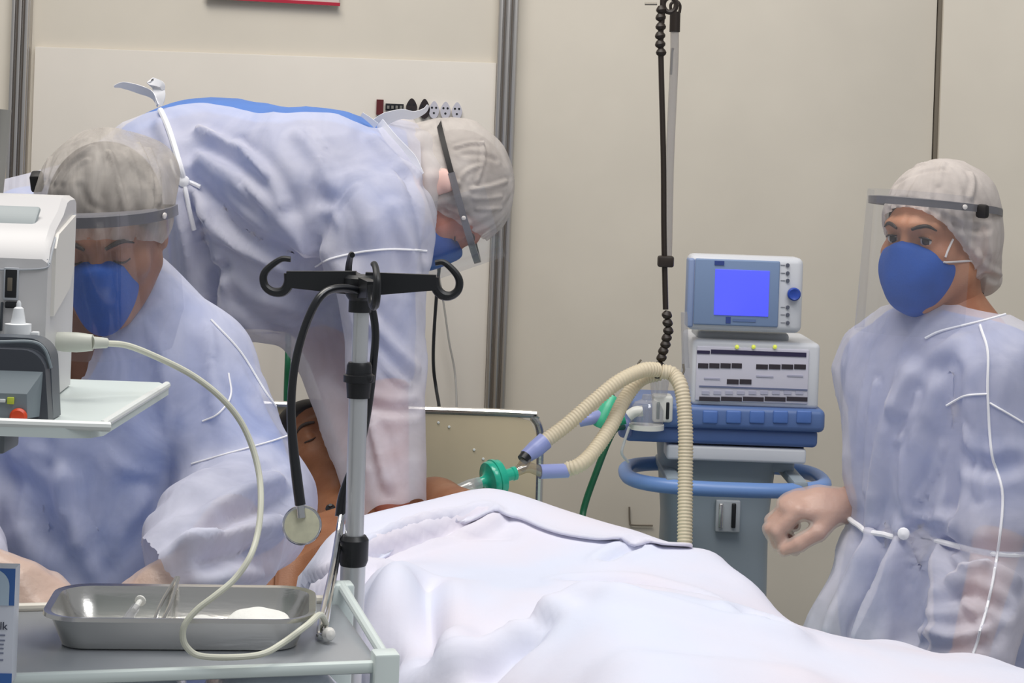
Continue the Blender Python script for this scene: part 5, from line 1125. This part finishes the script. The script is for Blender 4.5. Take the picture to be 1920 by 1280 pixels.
V = folds(V, Q, [([(115, 810), (118, 900), (112, 960)], 0.014, 0.010), ([(160, 900), (150, 960), (165, 1040), (172, 1065)], 0.020, -0.008), ([(120, 900), (135, 980), (165, 1060)], 0.014, 0.016), ([(220, 930), (195, 1000), (180, 1060)], 0.020, -0.008),
    ([(260, 940), (215, 1020), (178, 1075)], 0.014, 0.014), ([(70, 960), (110, 1020), (150, 1065)], 0.018, -0.006), ([(300, 940), (240, 1010), (195, 1060)], 0.016, -0.006), ([(0, 880), (60, 920), (90, 1000)], 0.02, -0.010),
    ([(390, 620), (400, 720), (430, 820)], 0.016, 0.010), ([(450, 690), (500, 780), (540, 840)], 0.008, 0.006),
    ([(400, 960), (450, 930), (520, 900)], 0.014, 0.012), ([(380, 1000), (450, 960), (540, 930)], 0.012, -0.010), ([(360, 1020), (440, 1000), (530, 985)], 0.014, 0.012), ([(390, 1050), (450, 1030), (520, 1040)], 0.012, -0.012),
    ([(310, 1050), (340, 1020), (390, 1010)], 0.012, 0.014), ([(370, 1090), (420, 1080), (480, 1075)], 0.012, 0.012), ([(240, 620), (270, 590), (295, 575)], 0.01, 0.008), ([(230, 640), (270, 700), (280, 780)], 0.02, -0.010),
    ([(385, 610), (398, 700), (402, 780)], 0.006, 0.006), ([(430, 650), (452, 730), (470, 800)], 0.006, 0.005), ([(300, 640), (305, 720), (312, 800)], 0.007, 0.006),
    ([(265, 600), (300, 660), (305, 700)], 0.006, 0.005), ([(400, 860), (450, 850), (510, 870)], 0.006, 0.005), ([(420, 900), (470, 890), (540, 880)], 0.006, 0.005), ([(60, 840), (115, 870), (140, 930)], 0.006, 0.005), ([(200, 840), (230, 880), (290, 890)], 0.006, 0.006), ([(20, 850), (40, 900), (45, 960)], 0.006, 0.005)])
V = clear(relax(V, Q, 2, 0.5), Q, scrB, 0.007); V = relax(V, Q, 1, 0.4); gB = mk('gown', V, Q, m_gownB, pB)
z0 = P(190, 810, 2.5)[2]; la = np.clip((V[:, 2] - z0) / 0.12, 0, 1); fa = rc(V, JB['el'] * 0.75 + JB['wl'] * 0.25, JB['wl'], 0.0, 0.0); fr_ = rc(V, JB['er'] * 0.7 + JB['wr'] * 0.3, JB['wr'], 0.0, 0.0)
layers(gB, np.maximum(la * 0.75, np.clip((0.12 - np.minimum(fa, fr_)) / 0.03, 0, 1))); gt = bvh(V, Q)
seam(pB, gt, [(395, 600), (450, 660), (500, 740), (545, 800), (570, 850)], 0.0016); seam(pB, gt, [(360, 870), (430, 850), (500, 830), (545, 815)], 0.0014); seam(pB, gt, [(380, 790), (410, 775), (432, 742), (428, 700)], 0.0014)

# ---------------------------------------------------------------- man bent over the patient
m_skC = skin('skin_ruddy', (198, 128, 106), (178, 104, 84))
HC = Head(P(838, 368, 3.50), (0.30, -0.14, -0.95), (0.95, 0.0, 0.30), 1.04)
fC = nrm(A(0.25, -0.2, -0.95)); RC = basis(A(0.10, -0.28, -0.95), A(0.98, -0.05, 0.10))
JC = dict(R=RC, toe=nrm(A(1, 0, 0)), neck=P(752, 335, 3.50), chest=P(582, 380, 3.50), abd=P(390, 366, 3.55), hip=P(90, 505, 3.62), cw=(0.19, 0.165, 0.195), aw=(0.18, 0.175, 0.22), hw=(0.19, 0.15, 0.18),
          sl=P(650, 400, 3.72), sr=P(706, 430, 3.32), el=P(608, 640, 3.50), er=P(722, 690, 3.28), wl=P(722, 985, 3.26), wr=P(738, 1000, 3.20))
for k, s in (('l', -1), ('r', 1)):
    b = JC['hip'] + A(-0.03, -s * 0.09, -0.05)
    JC['h' + k] = b; JC['k' + k] = A(b[0] - 0.02, b[1], 0.90); JC['a' + k] = A(b[0] - 0.05, b[1], 0.505)
hC = [(P(739, 1010, 3.20), ortho(A(0.1, -1, 0), A(0.15, -0.10, -1), A(0.9, 0.1, 0.1)), 0.45, 1.0, 0.4), (P(723, 995, 3.26), ortho(A(0.1, 1, 0), A(0.25, -0.05, -1), A(-0.9, 0.1, 0.1)), 0.45, 1.0, 0.4)]
pC = empty('person', A(JC['ar'][0], JC['hip'][1], 0.42), 'person in white gown with blue scrubs bending low over the patient', 'person')
V, Q = full_body(JC, HC, hC, 'closed'); mk('body', V, Q, m_skC, pC)
brows(HC, pC, m_hair, 'closed'); gloves(pC, hC)
hairmesh(HC, pC, (0.09, 0.070, 1.0), (), mat('hair_grey', (120, 108, 100), 0.6, bump=0.003, bscale=60))
mask(HC, pC, 0.118)
cap(HC, pC, [((0, -0.022, 0.030), (0.090, 0.116, 0.096)), ((0, -0.09, -0.02), (0.055, 0.05, 0.06)), ((0, -0.02, -0.015), (0.090, 0.07, 0.05))], (0.092, 0.046, 1.1), (0.0035, 22), mat('cap_white_sheer', (226, 218, 212), 0.7, alpha=0.64, avar=0.22, transl=0.2, bump=0.002, bscale=35), seed=9,
    lines=[([(855, 275), (880, 268), (905, 268)], 0.004, 0.006), ([(905, 268), (908, 300), (895, 340)], 0.004, 0.006), ([(885, 355), (920, 350), (950, 340)], 0.004, 0.006), ([(890, 372), (915, 372), (940, 368)], 0.004, 0.005), ([(895, 392), (920, 392), (940, 390)], 0.004, 0.005), ([(860, 340), (875, 320), (900, 310)], 0.004, 0.005), ([(840, 390), (860, 400), (880, 420)], 0.004, 0.006), ([(835, 395), (850, 415), (870, 440)], 0.004, -0.005), ([(870, 290), (900, 290), (930, 300)], 0.005, -0.004), ([(825, 320), (840, 340), (860, 345)], 0.005, 0.006)])
V, Q = nets(lambda p: su(0.01, ell(HC.L(p), (0.088, -0.018, -0.008), (0.010, 0.024, 0.034)), ell(HC.L(p), (0.092, -0.014, 0.012), (0.008, 0.018, 0.012))) * HC.s, *box3([HC.W(A(0.088, -0.018, -0.005))], 0.05), 0.003)
mk('ear_cover', V, Q, mat('cap_over_ear', (226, 188, 178), 0.6, sub=0.1), pC)
shield(HC, pC, zb=0.022, ry=0.128, rx=0.099, drop=0.19, up=0.05, lean=0.06, ang=80, tilt=0.0, bang=96, sback=0.138)
st_ = empty('step_stool', A(JC['ar'][0] + 0.03, JC['hip'][1], 0), 'steel step stool under the feet of the bending person', 'stool')
MB().box(A(JC['ar'][0] + 0.03, JC['hip'][1], 0.40), (0.34, 0.40, 0.03), None, 0.006).obj('tread', m_black, st_)
for a in (-0.15, 0.15):
    for b in (-0.18, 0.18): MB().tube([A(JC['ar'][0] + 0.03 + a, JC['hip'][1] + b, 0.39), A(JC['ar'][0] + 0.03 + a, JC['hip'][1] + b, 0.0)], 0.013, 10).obj('leg', m_white, st_)
def scrC(p):
    d = trunk(p, JC, 0.010); d = smin(d, np.minimum(rc(p, JC['sl'], JC['sl'] + (JC['el'] - JC['sl']) * 0.9, 0.075, 0.055), rc(p, JC['sr'], JC['sr'] + (JC['er'] - JC['sr']) * 0.98, 0.070, 0.052)), 0.05)
    d = smin(d, rc(p, P(550, 535, 3.56), P(440, 520, 3.58), 0.085, 0.10), 0.05)
    for k in 'lr': d = smin(d, chain(p, [JC['h' + k], JC['k' + k], JC['a' + k] + A(0, 0, 0.03)], [0.105, 0.085, 0.08], 0.03), 0.05)
    return d
lo, hi = box3([JC[k] for k in ('sl', 'sr', 'el', 'er', 'kl', 'kr', 'al', 'ar', 'hip', 'neck')], 0.22)
V, Q = nets(scrC, lo, hi, 0.010); V = crumple(V, Q, 0.003, 9, (0.7, 1, 1), 7)
V, Q = cut(V, Q, np.maximum(0.03 - (V - JC['neck']) @ nrm(A(1, 0, 0.25)), np.linalg.norm(V - JC['neck'], axis=1) - 0.14)); mk('scrubs', V, Q, m_scrub, pC)
def gwnC(p):
    d = trunk(p, JC, 0.026)
    d = smin(d, chain(p, [JC['sr'], JC['er'], JC['wr']], [0.090, 0.062, 0.058], 0.03), 0.05)
    d = smin(d, chain(p, [JC['sl'], JC['el'], JC['wl']], [0.09, 0.060, 0.054], 0.03), 0.05)
    d = smin(d, rc(p, P(500, 540, 3.45), P(420, 520, 3.5), 0.10, 0.12), 0.06)           # cloth hanging below the chest
    return smin(d, chain(p, [JC['abd'], JC['hip'], JC['hip'] + A(-0.06, 0, -0.5)], [0.18, 0.22, 0.26], 0.05), 0.06)
lo, hi = box3([JC[k] for k in ('sl', 'sr', 'el', 'er', 'wl', 'wr', 'hip', 'neck')], 0.20); lo[0] = JC['hip'][0] - 0.36
V, Q = nets(gwnC, lo, hi, 0.0072)
N = normals(V, Q)
q = V - JC['neck']; nk = q @ nrm(A(1, 0, 0.10))
spine = fmin(N[:, 2] - 0.3, (V[:, 2] - 1.45) * 3, N[:, 1] + np.interp(V[:, 0], [-0.80, -0.55, -0.35], [0.60, 0.54, 0.46]), (JC['neck'][0] - 0.03 - V[:, 0]) * 4)
fo = nrm(JC['wr'] - JC['er']); tt = (V - JC['wr']) @ fo; ds = np.linalg.norm(V - JC['wr'], axis=1)
fo2 = nrm(JC['wl'] - JC['el']); tt2 = (V - JC['wl']) @ fo2; ds2 = np.linalg.norm(V - JC['wl'], axis=1)
V, Q = cut(V, Q, fmin(np.maximum(0.045 - nk, np.linalg.norm(q, axis=1) - 0.15), -spine, np.maximum(0.02 - tt, ds - 0.12), np.maximum(0.02 - tt2, ds2 - 0.12)))
V = crumple(V, Q, 0.008, 5, (0.8, 1, 0.8), 31)
V = folds(V, Q, [([(375, 245), (450, 285), (500, 330), (530, 380)], 0.012, 0.012), ([(380, 300), (460, 350), (520, 400), (580, 470)], 0.016, 0.014), ([(360, 340), (420, 400), (480, 450), (560, 490)], 0.018, -0.016), ([(350, 350), (400, 420), (450, 460), (540, 500)], 0.014, 0.014),
    ([(345, 350), (365, 420), (390, 500), (400, 580)], 0.014, -0.022), ([(340, 360), (350, 450), (355, 540)], 0.014, 0.014), ([(420, 500), (400, 520), (395, 600)], 0.012, -0.016), ([(300, 230), (330, 300), (345, 345)], 0.014, 0.008),
    ([(620, 430), (600, 380), (640, 395), (660, 470)], 0.03, -0.012), ([(600, 420), (590, 470), (600, 520)], 0.016, -0.012), ([(760, 330), (790, 400), (800, 470)], 0.016, -0.012), ([(740, 390), (760, 450), (780, 520)], 0.014, 0.010),
    ([(700, 260), (740, 300), (780, 330)], 0.014, 0.010), ([(560, 250), (600, 300), (620, 350)], 0.014, 0.008), ([(690, 600), (740, 650), (780, 690)], 0.012, 0.010), ([(700, 800), (720, 880), (740, 960)], 0.010, 0.010), ([(690, 760), (740, 770), (780, 765)], 0.010, -0.008),
    ([(440, 560), (480, 600), (540, 630)], 0.016, -0.012), ([(500, 560), (560, 580), (610, 600)], 0.016, 0.010),
    ([(372, 245), (420, 262), (458, 284)], 0.006, 0.006), ([(440, 262), (470, 295), (500, 330)], 0.006, 0.006), ([(370, 285), (410, 310), (450, 330)], 0.006, 0.005), ([(350, 348), (390, 385), (440, 420)], 0.006, 0.006), ([(440, 420), (480, 445), (520, 470)], 0.006, 0.005), ([(600, 300), (592, 320), (588, 335)], 0.005, 0.004), ([(670, 350), (640, 370), (620, 390)], 0.006, 0.004), ([(455, 345), (480, 375), (495, 400)], 0.006, -0.006), ([(700, 640), (730, 700), (770, 720)], 0.006, 0.005), ([(580, 240), (600, 262), (610, 275)], 0.005, 0.004), ([(400, 500), (420, 545), (425, 590)], 0.007, -0.007)])
V = clear(V, Q, scrC, 0.008); mk('gown', V, Q, m_gownC, pC); gt = bvh(V, Q)
tie(pC, gt, [(298, 200), (318, 250), (335, 305), (345, 340)], 0.011, 'waist_tie', 0.003); tie(pC, gt, [(345, 338), (375, 352)], 0.008, 'waist_tie', 0.003); tie(pC, gt, [(345, 340), (352, 390), (362, 430)], 0.009, 'waist_tie', 0.003); tie(pC, gt, [(322, 300), (330, 330), (345, 340)], 0.006, 'waist_tie', 0.003)
MB().lathe(np.array(snap(gt, [(343, 338), (347, 342)], 0.004, 1)[0]), A(0, -1, 0), [(0.003, -0.004), (0.011, 0), (0.010, 0.006), (0.003, 0.009)], 12).obj('tie_knot', m_seam, pC)
seam(pC, gt, [(590, 500), (620, 485), (680, 472), (740, 467), (800, 470)], 0.0018)
MB().ribbon(PX([(296, 198, 3.44), (285, 178, 3.45), (262, 168, 3.46), (232, 160, 3.46), (214, 162, 3.46)]), [0.010, 0.016, 0.018, 0.014, 0.004], A(0, -0.5, 1)).obj('bow_tail', m_seam, pC)
MB().ribbon(PX([(298, 198, 3.44), (300, 178, 3.44), (294, 160, 3.45), (282, 152, 3.45), (302, 158, 3.44), (306, 168, 3.44)]), [0.014, 0.022, 0.022, 0.016, 0.012, 0.006], A(1, -0.3, 0.3)).obj('bow_tail', m_seam, pC)
MB().ribbon(PX([(705, 232, 3.43), (725, 222, 3.43), (752, 214, 3.44), (775, 216, 3.45), (795, 208, 3.46), (803, 197, 3.46)]), [0.02, 0.026, 0.020, 0.016, 0.012, 0.006], A(0.2, -0.4, 1)).obj('neck_tie', m_seam, pC)
MB().ribbon(PX([(678, 214, 3.42), (692, 224, 3.42), (706, 236, 3.42)]), [0.008, 0.010, 0.012], A(0.3, -0.3, 1)).obj('neck_tie', m_seam, pC)
MB().ribbon(PX([(712, 230, 3.42), (735, 262, 3.40), (770, 300, 3.38), (788, 330, 3.37)]), [0.02, 0.026, 0.028, 0.02], A(0.6, -0.5, 0.5)).obj('neck_tie', m_seam, pC)
# soft collar of gown gathered round the neck
V, Q = nets(lambda p: np.minimum(chain(p, PX([(755, 240, 3.52), (790, 275, 3.46), (806, 330, 3.42)]), [0.026, 0.030, 0.028]), chain(p, PX([(806, 330, 3.42), (800, 370, 3.42), (808, 400, 3.42)]), [0.028, 0.022, 0.016])) + 0.010 * (ridged(p, 26, 4) - 0.5), *box3(PX([(755, 240, 3.52), (808, 400, 3.42)]), 0.05), 0.005)
mk('collar', V, Q, mat('collar_white', (226, 220, 218), 0.8, alpha=0.8, avar=0.1, transl=0.2), pC)

# ---------------------------------------------------------------- patient
m_skD = skin('skin_patient', (152, 104, 74), (134, 86, 58))
cS = HEAD + bu * 0.62 + bl * 0.25
HD_ = Head(P(600, 855, 3.50), (0.17, -0.74, 0.65), (-0.50, 0.50, 0.71), 1.0)
def patient(p):
    d = head_d(HD_.L(p), 'closed', False)
    nk0 = HD_.W(A(0, -0.03, -0.06)); sh = cS + A(0, 0, 0.865)
    d = smin(d, rc(p, nk0, sh + bu * -0.02, 0.052, 0.06), 0.03)
    d = smin(d, rc(p, sh + bl * 0.14, sh - bl * 0.15, 0.062, 0.066), 0.05)
    d = smin(d, ell(p, cS + bu * 0.20 + A(0, 0, 0.85), (0.15, 0.26, 0.085), np.stack([bl, bu, A(0, 0, 1)], -1)), 0.05)
    for s, k in ((1, 0.165), (-1, 0.175)):
        d = smin(d, chain(p, [sh + bl * s * k, sh + bl * s * (k + 0.03) + bu * 0.27 - A(0, 0, 0.03), sh + bl * s * (k - 0.03) + bu * 0.52 - A(0, 0, 0.03)], [0.056, 0.043, 0.03]), 0.03)
    d = smin(d, chain(p, [sh, P(815, 958, 3.33), P(870, 972, 3.22)], [0.06, 0.056, 0.05]), 0.04)
    return d
lo, hi = box3([HD_.c, cS + A(0, 0, 0.86), cS + bu * 0.6 + A(0, 0, 0.86)], 0.27); m1 = nets(patient, lo, hi, 0.0062)
def lower(p):
    hp = cS + bu * 0.50 + A(0, 0, 0.84); d = rc(p, cS + bu * 0.3 + A(0, 0, 0.85), hp, 0.09, 0.10)
    for s in (1, -1): d = smin(d, chain(p, [hp + bl * s * 0.08, hp + bl * s * 0.10 + bu * 0.42 + A(0, 0, 0.02), hp + bl * s * 0.10 + bu * 0.78 - A(0, 0, 0.02)], [0.075, 0.05, 0.04]), 0.03)
    return d
lo, hi = box3([cS + bu * 0.3 + A(0, 0, 0.84), cS + bu * 1.32 + A(0, 0, 0.84)], 0.2); m2 = nets(lower, lo, hi, 0.014)
pD = empty('person', cS + A(0, 0, 0.78), 'bare-shouldered patient lying in the bed under the white sheet', 'person')
V, Q = join(m1, m2)
und = (V[:, 1] < backfn(V[:, 0]) + 0.01) & (V[:, 0] > -0.5); V[und, 2] = np.minimum(V[und, 2], zf(V[und, :2]) - 0.026)
mk('body', V, Q, m_skD, pD); pt_ = bvh(V, Q)
brows(HD_, pD, m_hair, 'closed'); hairmesh(HD_, pD, (0.09, 0.075, 0.9), (), mat('hair_black', (30, 24, 22), 0.6))
V, Q = nets(lambda p: ell(p, HEAD + bu * 0.30 + bl * 0.22 + A(0, 0, 0.835), (0.26, 0.17, 0.065), np.stack([bl, bu, A(0, 0, 1)], -1)) + 0.008 * ridged(p, 9, 3), *box3([HEAD + bu * 0.30 + bl * 0.22 + A(0, 0, 0.835)], 0.32), 0.011)
tag(mk('pillow', V, Q, mat('pillow_white', (220, 224, 228), 0.8)), 'white pillow under the patient head', 'pillow')
tag(MB().tube(PX([(548, 768, 3.62), (565, 772, 3.60), (585, 785, 3.56), (602, 803, 3.50), (612, 818, 3.46)]), 0.0035, 8).obj('feeding_tube', clear_plastic('clear_tubing', (200, 198, 190), 0.1, 0.2, 0.3)), 'thin clear tube arching above the patient face', 'tube')
el_ = snap(pt_, [(620, 954), (624, 958)], 0.001, 1)
if el_: tag(MB().lathe(el_[0], nrm(A(0, -0.6, 0.8)), [(0.009, 0), (0.008, 0.003), (0.004, 0.006), (0.003, 0.009)], 16).obj('electrode', m_black), 'small black electrode stuck to the patient chest', 'electrode')
